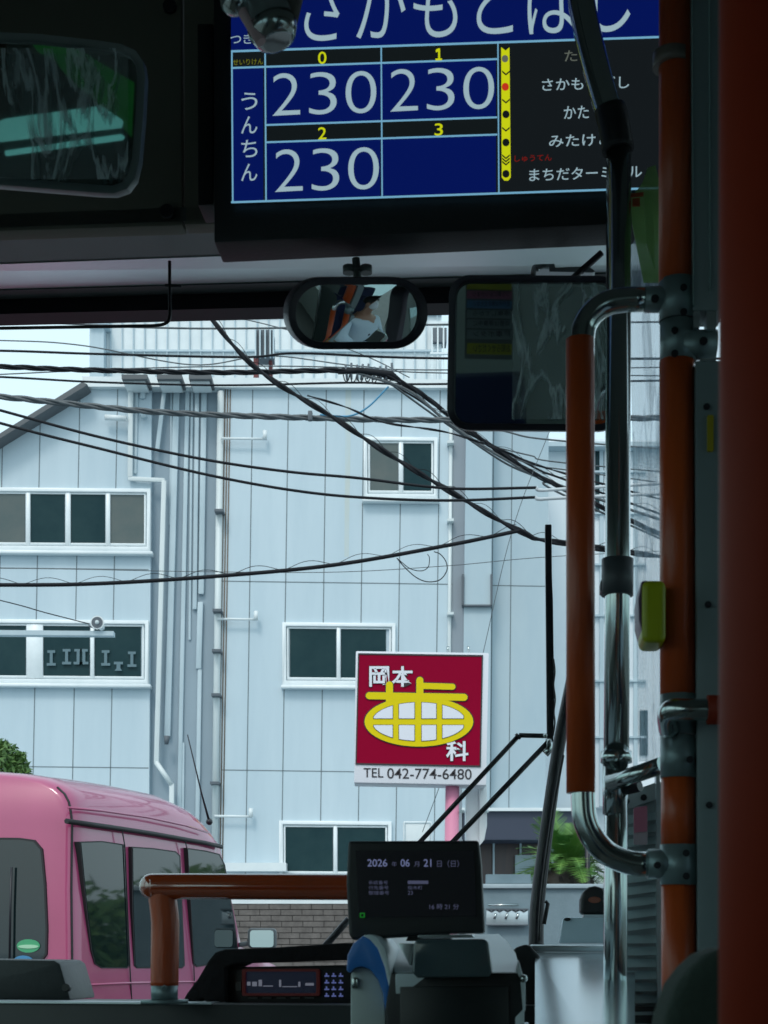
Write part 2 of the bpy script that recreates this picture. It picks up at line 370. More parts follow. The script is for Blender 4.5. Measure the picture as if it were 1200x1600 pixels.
def window(x0, y0, x1, y1, panes, pl=FP, sill=True, sl_=.008, par=bld, gm=None):
    f = M(); f.ring(rect(x0, y0, x1, y1, sl_), rect(x0+6, y0+6, x1-6, y1-8, sl_), pl, .14, -.07)
    q = [(a, b) for a, b in panes]
    for (a, b), (c, d) in zip(q, q[1:]):
        f.slab(rect(b, y0+7+(b-x0)*sl_, c, y1-9+(b-x0)*sl_, sl_), pl, .07, -.05)
    f.ring(rect(x0+7, y0+7, x1-7, y1-9, sl_), rect(x0+10, y0+10, x1-10, y1-13, sl_), pl, .05, -.035)
    if sill: f.slab(rect(x0-2, y1-1, x1+3, y1+4, sl_), pl, .2, -.14)
    fr = f.build('window', white_f, par, bevel=.006, seg=1)
    for i, (a, b) in enumerate(panes):
        gl = M(); gl.slab(rect(a+1, y0+9+(a-x0)*sl_, b-1, y1-11+(a-x0)*sl_, sl_), pl, .02, -.02+.001*i)
        gl.build('pane', (gm or [glass_d]*9)[i], fr)
    return fr
window(-150, 760, 235, 859, [(-140, -90), (-84, -20), (-12, 40), (47, 102), (110, 165), (172, 226)], gm=[glass_g, glass_d, glass_d, glass_g, glass_d, glass_d, glass_g][0:2]+[glass_g, glass_d, glass_d, glass_g])
w2 = window(-150, 966, 232, 1067, [(-140, -60), (-50, 41), (67, 141), (147, 221)])
window(568, 682, 684, 779, [(578, 623), (630, 675)], gm=[glass_g, glass_d])
window(441, 972, 618, 1071, [(452, 526), (532, 604)])
window(436, 1282, 612, 1374, [(445, 521), (527, 603)])
for x, y in ((80, 1018), (104, 1016), (122, 1016), (131, 1016), (165, 1018), (206, 1020)):
    g = M(); g.slab([(x-6, y-2), (x+6, y-2), (x+6, y+2), (x+2.3, y+2), (x+2.3, y+18), (x+7, y+18), (x+7, y+22), (x-7, y+22), (x-7, y+18), (x-2.3, y+18), (x-2.3, y+2), (x-6, y+2)], FP, .006, -.06); g.build('paper_cutout', paper_m, w2)
g = M(); g.slab([(178, 1034), (192, 1034), (192, 1038), (188, 1038), (188, 1044), (191, 1048), (179, 1048), (182, 1044), (182, 1038), (178, 1038)], FP, .006, -.06); g.build('paper_cutout', paper_m, w2)
# ducts and pipes over the darkened strip
def pipe(name, pts, wpx, m_=duct_m, off=-.05, square=True, r=None):
    g = M()
    if square:
        for (x0, y0), (x1, y1) in zip(pts, pts[1:]):
            h = wpx/2
            if abs(x1-x0) < abs(y1-y0): p = [(x0-h, y0), (x0+h, y0), (x1+h, y1), (x1-h, y1)]
            else: p = [(x0-h, y0-h), (x1+h, y1-h), (x1+h, y1+h), (x0-h, y0+h)]
            g.slab(p, FP, wpx/2400*FY*.8, off - wpx/2400*FY*.8)
        return g.build(name, m_, bld, bevel=.02, seg=2)
    rad = wpx/2/2400*FY
    g.tube([FP.hit(x, y, off-rad) for x, y in pts], rad, 10); return g.build(name, m_, bld)
pipe('downpipe', [(204, 588), (203, 745)], 8, duct_w); pipe('downpipe', [(203, 747), (254, 750)], 7, duct_w); pipe('downpipe', [(256, 750), (244, 1192)], 8, duct_w)
pipe('downpipe', [(244, 1191), (268, 1226)], 8, duct_w, square=False); pipe('downpipe', [(268, 1224), (268, 1440)], 8, duct_w)
for x0, y0, x1, y1, wd, of in ((276, 597, 261, 1152, 10, .12), (293, 597, 279, 1300, 7, .12), (258, 597, 245, 706, 7, 0.03), (308, 597, 304, 952, 7, .12), (225, 597, 222, 622, 8, 0),
                             (319, 597, 314, 928, 9, .12), (313, 940, 310, 1045, 9, .12), (312, 1045, 308, 1300, 7, .12), (286, 1160, 285, 1300, 5, .12), (214, 590, 211, 740, 5, 0),
                             (268, 597, 266, 820, 4, .12), (300, 597, 296, 1000, 4, .12)):
    pipe('duct', [(x0, y0), (x1, y1)], wd, duct_m, of)
pipe('downpipe', [(345, 612), (334, 1440)], 11, duct_w, 0.02, square=False)
for x, y in ((342, 797), (339, 953), (338, 1016), (337, 1085), (335, 1223)): g = M(); g.slab(rect(x-7, y-2, x+7, y+2), FP, .25, -.24); g.build('pipe_clip', dark_grey, bld)
for a in (352, 356, 360): pipe('cable_run', [(a, 604), (a-14, 1440)], 1.8, brownc, 0, square=False)
for x0, x1 in ((190, 230), (245, 284), (295, 330)):
    g = M(); g.slab(rect(x0, 585, x1, 592), FP, .5, -.55); g.build('duct_cap', roof_m, bld)
    g = M(); g.slab(rect(x0+3, 592, x1-3, 599), FP, .4, -.45); g.build('duct_elbow', white_p, bld)
g = M(); g.tube([FP.hit(261, 1150, -.12), FP.hit(260, 1163, -.12)], [.05, .03], 10); g.build('duct_nozzle', dark_grey, bld)
for x, y, x1 in ((345, 685, 416), (340, 967, 402), (335, 1275, 394)):
    pipe('bracket_pipe', [(x, y), (x1, y+1)], 4, white_p, -.1, square=False); pipe('bracket_pipe', [(x1-2, y+2), (x1-2, y-12)], 7, white_p, -.1, square=False)
pipe('vent_pipe', [(164, 652), (198, 654)], 9, white_p, -.1, square=False); pipe('vent_pipe', [(220, 640), (226, 654)], 9, duct_m, -.05, square=False)
pipe('drain_pipe', [(705, 604), (699, 1440)], 6, duct_w, 0, square=False)
for y in (690, 812, 958): g = M(); g.slab(rect(699, y-2, 709, y+2), FP, .2, -.18); g.build('pipe_clip', duct_w, bld)
g = M(); g.slab([(709, 604), (730, 604), (722, 1440), (703, 1440)], FP, .3, -.02); g.build('slate_strip', strip_m, bld)
g = M(); g.slab([(729, 604), (770, 604), (767, 946), (725, 946)], FP, .35, -.12); g.slab([(725, 948), (767, 948), (765, 1266), (722, 1266)], FP, .3, -.06); g.build('service_duct', facade_gr, bld)
g = M(); g.slab(rect(722, 897, 725, 945), FP, .3, -.16); g.slab(rect(766.5, 897, 769.5, 945), FP, .3, -.16); g.slab(rect(723, 944.5, 769, 947), FP, .3, -.14); g.build('duct_bracket', dark_grey, bld)
# ledge, ground floor
g = M(); g.slab(rect(350, 1348, 447, 1361), FP, .5, -.35); g.build('ledge', white_p, bld)
g = M(); g.slab(rect(-440, 1405, 700, 1411), FP, .4, -.3); g.build('string_course', white_p, bld)
g = M(); g.slab([(722, 1266), (905, 1267), (905, 1312), (722, 1312)], FP, 2, -.02); g.build('entrance_lintel', mat('lintel_navy', (.035, .045, .075), .5), bld)
g = M(); g.slab(rect(722, 1262, 905, 1267), FP, 2, -.1); g.build('drip_edge', white_p, bld)
g = M(); g.slab([(722, 1312), (905, 1312), (905, 1720), (722, 1720)], FP, 1, .9)
ent = g.build('entrance', mat('entrance_dark', (.05, .04, .045), .3, col2=(.09, .055, .05), scale=3, stretch=(3, 3, .3)), bld)
g = M()
for x in (770, 812, 862): g.slab(rect(x, 1312, x+3, 1440), FP, .06, .8)
g.build('door_frame', duct_m, ent)
g = M(); g.slab(rect(805, 1336, 850, 1420), FP, .1, .75); g.build('notice_panel', mat('notice_panel', (.30, .40, .43), .3), ent)
g = M(); g.slab([(852, 684), (1100, 690), (1100, 1260), (850, 1262)], W(27), 6); g.slab([(850, 1262), (1100, 1262), (1100, 1720), (850, 1720)], W(27), 6, .3)
wb = thing('white_building', (5, 27, 0), 'bright white plain building behind the orange grab handle', 'building')
g.build('wall', mat('bright_wall', (.78, .83, .86), .6, col2=(.72, .78, .82), scale=.7), wb)
g = M()
for y in (735, 800, 880, 960, 1062, 1150): g.slab(rect(925, y, 1010, y+3), W(27), .1, -.08)
for x in (937, 990): g.slab(rect(x, 700, x+6, 1260), W(27), .1, -.05)
g.build('rail', duct_m, wb); 
g = M(); g.slab(rect(930, 690, 944, 800), W(27), .08, -.02); g.slab(rect(1000, 1110, 1012, 1180), W(27), .08, -.03); g.build('window', glass_d, wb)
g = M(); g.slab(rect(852, 690, 1060, 697), W(27), .4, -.3); g.build('eave', duct_m, wb)

# white column, pink post, beam with loudspeaker
cp = W(15.0)
# dental sign on its pink post
SP = W(13.0)
sg = thing('dental_sign', SP.hit(705, 1600), 'red square dental clinic signboard with yellow tooth emblem on a pink post', 'sign')
g = M(); g.slab([(556, 1017), (764, 1020), (760, 1227), (553, 1223)], SP, .30); sgb = g.build('cabinet', sign_w, sg, bevel=.012)
g = M(); g.slab([(560.5, 1022), (753.5, 1025), (750, 1197), (556.5, 1193)], SP, .01, -.006); g.build('red_panel', sign_red, sg)
g = M(); g.ring([(559.5, 1020.5), (754.8, 1023.5), (751.2, 1198.5), (555.3, 1194.5)], [(561.3, 1023), (752.7, 1026), (749.3, 1196), (557.3, 1192.2)], SP, .012, -.010); g.build('panel_edge', sign_k, sg)
def capsule(m_, x0, y0, x1, y1, w_, pl, off, th=.01):
    dx, dy = x1-x0, y1-y0; L = math.hypot(dx, dy) or 1; a0 = math.atan2(dy, dx); p = []
    for k in range(9): a = a0+math.pi/2+math.pi*k/8; p.append((x0+w_/2*math.cos(a), y0+w_/2*math.sin(a)))
    for k in range(9): a = a0-math.pi/2+math.pi*k/8; p.append((x1+w_/2*math.cos(a), y1+w_/2*math.sin(a)))
    m_.slab(p, pl, th, off)
def elx(cx, cy, rx, ry, n=48, e=1.0): return [(cx+rx*math.copysign(abs(math.cos(2*math.pi*k/n))**e, math.cos(2*math.pi*k/n)), cy+ry*math.copysign(abs(math.sin(2*math.pi*k/n))**e, math.sin(2*math.pi*k/n))) for k in range(n)]
g = M(); g.slab(elx(654.5, 1127.5, 86.5, 40.5), SP, .004, -.012)
for k_, q in enumerate(((577, 1087, 725, 1089.5, 13.5), (656, 1063, 656, 1125, 13.5), (656, 1071.5, 707, 1073, 12), (608.5, 1070, 608.5, 1100, 13.5))): capsule(g, *q, SP, -.0122-.0003*k_, .004)
g.build('emblem_outline', sign_k, sg)
em = M(); em.slab(elx(654.5, 1127.5, 85, 39), SP, .004, -.018)
for k_, q in enumerate(((577, 1087, 725, 1089.5, 11), (656, 1063, 656, 1125, 11), (656, 1071.5, 707, 1073, 9.5), (608.5, 1070, 608.5, 1100, 11))): capsule(em, *q, SP, -.0183-.0002*k_, .0045)
emb = em.build('tooth_emblem', sign_y, sg)
def cellpts(xa, xb, ya, yb, top):
    """window cell of the emblem, cut by the inner oval"""
    cx, cy, rx, ry = 654.5, 1127.5, 73, 30; p = []; n = 8
    xs = [xa+(xb-xa)*i/n for i in range(n+1)]
    def ov(x):
        t = max(0, 1-((x-cx)/rx)**2); return ry*math.sqrt(t)
    edge = [(x, (cy-ov(x)) if top else (cy+ov(x))) for x in xs]
    inner = (cy-5) if top else (cy+5.5)
    edge = [(x, min(y, inner-.3) if top else max(y, inner+.3)) for x, y in edge]
    return edge+[(xb, inner), (xa, inner)]
for mm, gr, of in ((sign_k, .8, -.0215), (sign_w, 0, -.024)):
    g = M()
    for xa, xb in ((584, 613.5), (623.5, 647.5), (659, 681.5), (691.5, 724)):
        for top in (True, False):
            pts = cellpts(xa, xb, 0, 0, top); g.slab(inset(pts, -gr) if gr else pts, SP, .003, of)
    g.build('emblem_window' if not gr else 'emblem_window_edge', mm, emb)
g = M(); 
for s_, x0, y0, x1, y1 in (('岡', 577, 1041, 608, 1073), ('本', 612, 1041, 646, 1073), ('科', 697, 1158, 732, 1189)):
    T('kanji_shadow', sign_k, sg, s_, x0-.8, y0-.8, x1+.8, y1+.8, SP, -.0145, bold=.035); T('kanji', sign_w, sg, s_, x0, y0, x1, y1, SP, -.0165, bold=.022)
T('phone_label', sign_k, sg, 'TEL', 568, 1200, 599, 1214.5, SP, -.004, bold=.004, sl_=.01); T('phone_number', sign_k, sg, '042-774-6480', 605, 1200, 737, 1216.5, SP, -.004, bold=.004, sl_=.012)
g = M(); g.tube([SP.hit(707, 1226, .15), V((SP.hit(707, 1226).x-.02, 13.15, 0))], pxr(11, SP), 24); g.build('post', pink_post, sg)
g = M(); g.slab(rect(728, 1226, 749, 1700), SP, .2, .35); g.slab([(749, 1226), (761, 1226), (761, 1290), (757, 1312), (749, 1322)], SP, .12, .3); g.build('white_stay', white_p, sg, bevel=.01)
g = M()
for x in (720, 758):
    for y in (1268,): g.tube([SP.hit(x, y, .1), SP.hit(x+4, y, .4)], .015, 8)
g.build('bolt', chrome, sg)
g = M()
for x in (700, 732): g.tube([SP.hit(x, 1019, .12), SP.hit(x, 1010, .12)], .012, 8)
g.build('lifting_eye', chrome, sg)
g = M(); g.slab(rect(630, 1283, 675, 1350), W(20), .2); mb = thing('meter_box', W(20).hit(650, 1400), 'small white meter box on the wall below the red sign', 'box'); g.build('case', white_p, mb, bevel=.02)
g = M(); g.ring(rect(632, 1285, 673, 1348), rect(633.5, 1286.5, 671.5, 1346), W(20), .01, -.008); g.build('door_seam', duct_m, mb)
# loudspeaker on beam
LP = W(18)
bm_ = thing('steel_beam', LP.hit(60, 990), 'thin grey horizontal beam carrying a white horn speaker', 'beam')
g = M(); g.slab([(-140, 983), (177, 986), (177, 993), (-140, 991)], LP, .12); g.build('beam', duct_m, bm_)
g = M(); g.tube([LP.hit(-140, 987, .06), V((LP.hit(-140, 987).x, 18.06, 0))], .06, 10); g.build('post', duct_m, bm_)
hs = thing('horn_speaker', LP.hit(152, 983), 'small white horn loudspeaker facing the street above the left window', 'loudspeaker')
c0 = LP.hit(153, 974)
g = M(); g.tube([c0+V((0, .25, 0)), c0+V((0, .12, 0)), c0+V((0, .0, 0)), c0+V((0, -.05, 0))], [.035, .04, .06, .082], 24); g.build('horn', white_p, hs)
g = M(); g.tube([c0+V((0, -.051, 0)), c0+V((0, -.056, 0))], .066, 24); g.build('throat', dark_grey, hs)
g = M(); g.ell(c0+V((0, -.06, 0)), (.026, .02, .026)); g.build('driver_unit', duct_w, hs)
g = M(); g.tube([c0+V((-.12, .05, -.02)), c0+V((0, .05, -.06)), c0+V((0, .05, -.1))], .012, 8); g.build('bracket', dark_grey, hs)

# brick wall, planter wall
BP = W(17.0)
bw = thing('brick_wall', BP.hit(450, 1600), 'low grey-brown brick wall seen below the orange rail', 'wall')
g = M(); g.slab(rect(300, 1412, 668, 1700), BP, .25); g.build('mortar_bed', mortar, bw)
g = M(); y = 1412.6; row = 0
while y < 1520:
    x = 290 - (row % 2)*17 + rnd.uniform(-3, 3)
    while x < 668:
        L = 33; x2 = min(x+L, 668)
        if x2 > 300 and rnd.random() > .02: g.slab([(max(x, 300)+.5, y), (x2-.5, y+(rnd.random()-.5)*.2), (x2-.5, y+8.0), (max(x, 300)+.5, y+8.0)], BP, .02+rnd.random()*.006, -.02-rnd.random()*.004)
        x += L
    y += 9.1; row += 1
g.build('brick_face', brick_m, bw)
g = M(); g.slab(rect(298, 1404, 670, 1412), BP, .3, -.03); g.build('coping', white_p, bw)

PW = W(11.0)
pw_ = thing('planter_wall', PW.hit(860, 1600), 'low pale concrete wall with light coping in front of the cycad', 'wall')
g = M(); g.slab([(748, 1388), (1040, 1388), (1040, 1780), (748, 1780)], PW, .35); g.build('wall', planter_m, pw_, bevel=.01)
g = M(); g.slab([(746, 1381), (1042, 1381), (1042, 1388), (746, 1388)], PW, .4, -.03); g.build('coping', coping_m, pw_, bevel=.008)
g = M(); g.slab(rect(760, 1366, 829, 1380.5), PW, .1, .1); g.build('upstand', planter_m, pw_)
lp = thing('letterbox_plate', PW.hit(795, 1450), 'steel plate with five modelled scallop reflections mounted on the concrete wall', 'panel')
g = M(); g.slab(rect(760, 1421, 825, 1445), PW, .03, -.05); g.build('plate', alu, lp, bevel=.004)
g = M()
for i in range(5): x = 762+i*12.8; g.tube([PW.hit(x, 1421, -.055), PW.hit(x+6, 1424.5, -.06), PW.hit(x+12, 1421, -.055)], .006, 6)  # dark scallops imitate reflections on the plate
g.slab(rect(759, 1419.5, 826, 1421.5), PW, .02, -.07); g.slab(rect(759, 1444.5, 826, 1446), PW, .02, -.06); g.build('scallop_reflection', dark_grey, lp)
g = M(); g.tube([PW.hit(763, 1414, -.03), PW.hit(810, 1414, -.03)], .008, 8)
for x in (775, 793, 810): g.tube([PW.hit(x, 1427, -.06), PW.hit(x-3, 1436, -.06)], .009, 6)
g.build('hook', chrome, lp)

# ---------------------------------------------------------------- plants
def leafball(m_, c, r, n, size, rg):
    for _ in range(n):
        d = V((rg.gauss(0, 1), rg.gauss(0, 1), rg.gauss(0, 1))).normalized()*(rg.random()**.4)
        p = V(c)+V((d.x*r[0], d.y*r[1], d.z*r[2])); a = V((rg.gauss(0, 1), rg.gauss(0, 1), rg.gauss(0, 1))).normalized(); b = a.orthogonal().normalized(); s_ = size*rg.uniform(.6, 1.4)
        m_.add([p-a*s_, p+b*s_*.4, p+a*s_, p-b*s_*.4], [[0, 1, 2, 3]])
rg = random.Random(11)
sh = thing('leafy_shrub', (-3.9, 14, 0), 'green leafy shrub standing behind the pink van', 'shrub')
g = M(); TP = W(14)
for x, y, s_ in ((-20, 1200, .25), (8, 1180, .14), (25, 1196, .12), (-40, 1170, .3), (38, 1208, .07), (15, 1205, .12), (5, 1165, .06), (30, 1183, .06)): leafball(g, TP.hit(x, y), (s_, s_, s_*.8), int(240*s_/.15), .035, rg)
leafball(g, V((-3.8, 14, 2.4)), (.42, .4, .55), 500, .05, rg)
g.build('crown', leaf_m, sh)
g = M(); g.tube([(-3.9, 14, 0), (-3.85, 14, 1.2), (-3.75, 14, 2.6)], [.05, .04, .02], 8)
for dx, dz in ((.3, 3), (-.3, 2.9), (.1, 3.1)): g.tube([(-3.86, 14, 1.5), (-3.8+dx, 14, dz)], [.025, .01], 6)
g.build('trunk', bark, sh)

CP = W(12.2); base = CP.hit(888, 1345)
cy = thing('cycad', V((base.x, base.y, 0)), 'green cycad palm with a shaggy brown trunk behind the concrete wall', 'palm')
g = M()
g.tube([V((base.x, base.y, .0)), V((base.x, base.y, base.z-.5)), V((base.x, base.y, base.z-.15)), V((base.x, base.y, base.z-.02))], [.24, .23, .20, .10], 16)
for _ in range(260):
    a = rg.random()*6.28; z = rg.uniform(base.z-.9, base.z-.05); p = V((base.x+.2*math.cos(a), base.y+.2*math.sin(a), z)); q = p+V((.05*math.cos(a), .05*math.sin(a), .045)); t_ = V((-math.sin(a), math.cos(a), 0))*.018
    g.add([p-t_, p+t_, q+t_*.6, q-t_*.6], [[0, 1, 2, 3]])
g.build('trunk', bark, cy)
g = M()
for i in range(74):
    a = i*2.399+rg.random()*.3; el = rg.uniform(.05, 1.25); L = rg.uniform(.46, .70); pts = []
    d = V((math.cos(a)*math.cos(el), math.sin(a)*math.cos(el), math.sin(el)))
    for k in range(9):
        t = k/8; pts.append(base+V((0, 0, -.05))+d*L*t+V((0, 0, -.33*t*t*math.cos(el))))
    g.tube(pts, [.007*(1-.7*k/8) for k in range(9)], 4, cap=False)
    for k in range(1, 34):
        t = k/34; i0 = min(int(t*8), 7); f_ = t*8-i0; p = pts[i0].lerp(pts[i0+1], f_); tg = (pts[i0+1]-pts[i0]).normalized(); sd_ = tg.cross(UP).normalized() if abs(tg.z) < .98 else V((1, 0, 0))
        ll = .17*math.sin(math.pi*min(1, t*.85+.12))
        for s_ in (-1, 1):
            e = p+(sd_*s_*.85+tg*.6+V((0, 0, rg.uniform(-.05, .2)))).normalized()*ll; wv = tg*.006
            g.add([p-wv, p+wv, e], [[0, 1, 2]])
g.build('crown', palm_m, cy)
g = M(); g.slab([(897, 1350), (912, 1352), (917, 1384), (906, 1384)], W(12.9), .02); g.slab([(893, 1345), (905, 1342), (903, 1362)], W(12.9), .02); o = g.build('white_bag', white_p); tag(o, 'white plastic sheet caught beside the cycad trunk', 'sheet')
for x, cl in ((918, 'dark slim pole standing right of the cycad trunk'),):
    g = M(); p = W(11.8).hit(x, 1300); g.tube([V((p.x, p.y, 0)), V((p.x, p.y, p.z+.3))], .022, 10); o = g.build('garden_pole', blackm); tag(o, cl, 'pole')

# trees and houses on the near side of the street (only the van's windows reflect them)
for i, (x, y, h) in enumerate(((7.2, 14.5, 2.45), (7.2, 17.9, 2.6), (10.2, 16.2, 2.7))):
    t_ = thing('street_tree', (x, y, 0), ('nearest low dark tree along the kerb', 'middle low dark tree along the kerb', 'farthest low dark tree along the kerb, seen only in the van windows')[i], 'tree', 'trees mirrored in the van windows')
    g = M(); leafball(g, (x, y, h*.52), (1.9, 1.5, h*.5), 4200, .13, rg); g.build('crown', leaf_m, t_)
    g = M(); g.tube([(x, y, 0), (x+.1, y, h*.6)], [.16, .08], 8); g.build('trunk', bark, t_)

# ---------------------------------------------------------------- overhead wires
def wire(pts, wpx, Y, label, m_=cable_m, twist=0, coil=0, cat='cable', grp='overhead wires crossing the street', dY=0.0):
    pl = W(Y); q = smooth_path([pl.hit(x, y)+V((0, dY*(x/900.0), 0)) for x, y in pts], 10); r = wpx*1.12/2/2400*Y; g = M()
    if twist:
        g.tube(q, r*.5, 5, cap=False)
        for s_ in range(twist):
            h = []; L = 0
            for i, p in enumerate(q):
                if i: L += (p-q[i-1]).length
            # resample finely for the lay
            L = 0; prev = q[0]
            for a, b in zip(q, q[1:]):
                n = max(2, int((b-a).length/.06))
                for k in range(n):
                    p = a.lerp(b, k/n); L += (p-prev).length; prev = p; an = L*9+s_*6.283/twist
                    h.append(p+V((0, math.cos(an), math.sin(an)))*r*.6)
            g.tube(h, r*.6, 5, cap=False)
    else: g.tube(q, r, 6, cap=False)
    if coil:
        h = []; L = 0; prev = q[0]
        for a, b in zip(q, q[1:]):
            n = max(2, int((b-a).length/.03))
            for k in range(n):
                p = a.lerp(b, k/n); L += (p-prev).length; prev = p; an = L*coil
                h.append(p+V((math.sin(an)*.012, math.sin(an)*.02, r*.8+.022+.026*math.cos(an))))
        g.tube(h, .0028, 4, cap=False)
    o = g.build('overhead_wire', m_); tag(o, label, cat, grp); return o
wire([(240, 395), (318, 484), (400, 575), (520, 652), (600, 705), (700, 766), (815, 831), (890, 850), (1300, 905)], 8, 13, 'thick black cable running steeply from the top down to the right', twist=2, coil=22)
wire([(-250, 912), (0, 914), (150, 912), (330, 901), (520, 883), (700, 852), (812, 829)], 5.6, 13, 'black cable sagging across below the windows and rising to the right', coil=14)
wire([(-250, 572), (0, 641), (160, 684), (320, 718), (450, 737), (560, 747), (700, 763), (838, 762)], 4, 12, 'upper of the two thin black drop wires curving down to the right')
wire([(-250, 588), (0, 661), (160, 702), (320, 741), (450, 765), (560, 777), (700, 782), (836, 777)], 4, 12, 'lower of the two thin black drop wires curving down to the right')
wire([(838, 762), (846, 766), (900, 763), (1300, 740)], 5, 12, 'upper pale sleeve at the end of a drop wire', cable_l)
wire([(836, 777), (846, 780), (900, 777), (1300, 760)], 5, 12, 'lower pale sleeve at the end of a drop wire', cable_l)
wire([(-250, 600), (0, 620), (90, 629), (250, 644), (460, 652), (700, 656), (1300, 650)], 8, 15, 'thick grey twisted bundle crossing under the roof line', cable_g, twist=3)
wire([(-250, 566), (0, 573), (130, 578), (350, 582), (560, 580), (640, 604), (710, 655), (790, 712), (890, 768), (1300, 960)], 7, 15, 'heavy dark cable bundle bending down to the right at the junction', cable_m, twist=3)
wire([(560, 583), (640, 611), (700, 660), (790, 718), (890, 764), (1300, 900)], 4, 15, 'slack grey wire following the heavy bundle down right', cable_g, coil=12)
wire([(-250, 580), (0, 589), (150, 597), (350, 602), (550, 598), (700, 600), (1300, 590)], 3, 16, 'thin dark wire just below the roof line', cable_m)
wire([(-250, 545), (0, 548), (150, 553), (380, 558), (470, 552), (700, 560), (1300, 560)], 3.4, 16, 'dark wire level with the grey rooftop box', cable_m)
wire([(-250, 490), (0, 501), (110, 506), (240, 512), (400, 513), (700, 507), (1300, 500)], 2.8, 16, 'highest thin wire near the windscreen top edge', cable_g)
wire([(-250, 530), (0, 532), (130, 540), (300, 570), (420, 556), (560, 572), (700, 578), (1300, 570)], 1.8, 16.2, 'fine grey wire dipping behind the heavy bundle', cable_g)
wire([(-250, 596), (0, 585), (200, 576), (400, 572), (560, 575), (700, 583), (1300, 590)], 1.8, 16.4, 'fine grey wire crossing just above the roof line', cable_g)
wire([(330, 490), (400, 503), (500, 530), (580, 560), (640, 590)], 1.5, 16, 'fine wire slanting from the rooftop to the junction', cable_g)
wire([(590, 590), (650, 622), (715, 668), (790, 706), (850, 738), (890, 752), (1300, 900)], 3, 15.2, 'dark strand bowing above the heavy bundle', cable_m, coil=16)
wire([(600, 592), (660, 636), (712, 672), (790, 724), (850, 750), (890, 778), (1300, 960)], 3, 15.1, 'grey strand hanging just below the heavy bundle', cable_g)
wire([(780, 700), (830, 712), (890, 724), (1300, 760)], 2, 15, 'thin grey wire branching right from the heavy bundle', cable_g)
wire([(790, 712), (840, 728), (890, 735), (1300, 790)], 2, 15.1, 'second thin grey wire branching right below the first', cable_g)
wire([(480, 618), (540, 636), (600, 660), (700, 676), (790, 706), (890, 742), (1300, 850)], 3, 14.5, 'wavy dark wire descending beneath the heavy bundle', cable_m, twist=2)
wire([(690, 640), (790, 674), (890, 690), (1300, 720)], 2.5, 14.5, 'thin wire passing under the large mirror', cable_g)
wire([(500, 648), (545, 650), (575, 636), (607, 604)], 2.5, 14.8, 'short blue wire looped beside the junction', cable_b)
wire([(620, 872), (632, 886), (650, 902), (668, 909), (687, 906), (698, 892), (697, 878), (688, 866), (678, 862)], 1.5, 13, 'thin spare cable hanging in a loop from the black cable', cable_m)
wire([(620, 872), (640, 888), (658, 892), (669, 886), (671, 872), (668, 866)], 1.2, 13.1, 'smaller inner spare loop hanging from the black cable', cable_m)
wire([(-250, 893), (0, 888), (300, 893), (520, 894), (700, 884), (890, 868), (1300, 850)], 1.0, 14, 'very fine wire crossing below the third floor windows', cable_g)
wire([(-250, 880), (0, 938), (70, 957), (140, 975)], 1.5, 18, 'guy wire running down to the horn speaker', cable_m)
wire([(868, 650), (800, 830), (740, 1080), (690, 1220), (660, 1300)], 1.0, 14, 'fine guy wire slanting down behind the red sign', cable_g)
# junction with clamps
jn = thing('cable_junction', W(15).hit(580, 582), 'dark tangle of cable clamps where the overhead wires meet', 'cable joint')
g = M(); jp = W(15)
g.tube([jp.hit(528, 582), jp.hit(560, 579), jp.hit(612, 585), jp.hit(630, 598)], [.02, .035, .035, .015], 8); g.build('splice', cable_m, jn)
g = M()
for i in range(9):
    x = 540+i*9; g.tube([jp.hit(x, 575-rnd.random()*8), jp.hit(x+rnd.uniform(-3, 3), 592+rnd.random()*4)], .012, 6)
g.build('clamp', dark_grey, jn)
g = M()
for i in range(7):
    x = 535+i*11; g.tube(smooth_path([jp.hit(x, 580), jp.hit(x+4, 592+rnd.random()*8), jp.hit(x+9, 594), jp.hit(x+12, 583)], 5), .006, 5)
g.build('loop', cable_m, jn)
g = M(); g.slab(rect(481, 641, 488, 656), W(14.9), .06); o = g.build('cable_clamp', dark_grey, bevel=.01); tag(o, 'small grey clamp gripping the twisted bundle', 'clamp')
# rooftop transformer box
rb = thing('rooftop_unit', W(25).hit(412, 590), 'dark ribbed metal box on the roof behind the wires', 'equipment')
g = M(); g.slab(rect(398, 515, 427, 556), W(25), .4); g.build('case', dark_grey, rb)
g = M()
for x in (398, 405, 413, 421, 426): g.slab(rect(x, 513, x+2.2, 557), W(25), .08, -.08)
g.build('fin', duct_m, rb)
g = M(); g.slab(rect(396, 556, 403, 600), W(25), .2); g.slab(rect(420, 556, 425, 600), W(25), .2, .2); g.build('stand', mat('primer_red', (.16, .05, .05), .8), rb)

# ================================================================ pink van
A2 = V((( 112-600)/F*7.0, 7.0, 0)); B2 = V(((350-600)/F*8.7, 8.7, 0))
vu = (B2-A2).normalized(); vn = V((-vu.y, vu.x, 0))      # forward and leftwards (inwards)
VS = Pl(A2, vn)                                          # visible side of the van
VR = Pl(A2, vu)                                          # rear of the van
van = thing('pink_van', A2+vn*.74+vu*1.6, 'pink high-roofed van parked in front of the bus', 'van')
def uz(px, py): p = VS.hit(px, py); return (p-A2).dot(vu), p.z
drip = [uz(*q) for q in ((106, 1284), (150, 1290), (195, 1296), (240, 1303), (285, 1311), (320, 1317), (344, 1322))]
du, dz = [a for a, b in drip], [b for a, b in drip]
def interp(x, xs, ys):
    if x <= xs[0]: return ys[0]
    for i in range(len(xs)-1):
        if x <= xs[i+1]: return ys[i]+(ys[i+1]-ys[i])*(x-xs[i])/(xs[i+1]-xs[i])
    return ys[-1]
ue, ze = uz(378, 1480); ut = du[-1]; WD = 1.50
SU = [0]+[max(0, min(1, uz(x, 1300)[0]/ut)) for x in (170, 240, 285, 315, 333)]+[1.0]
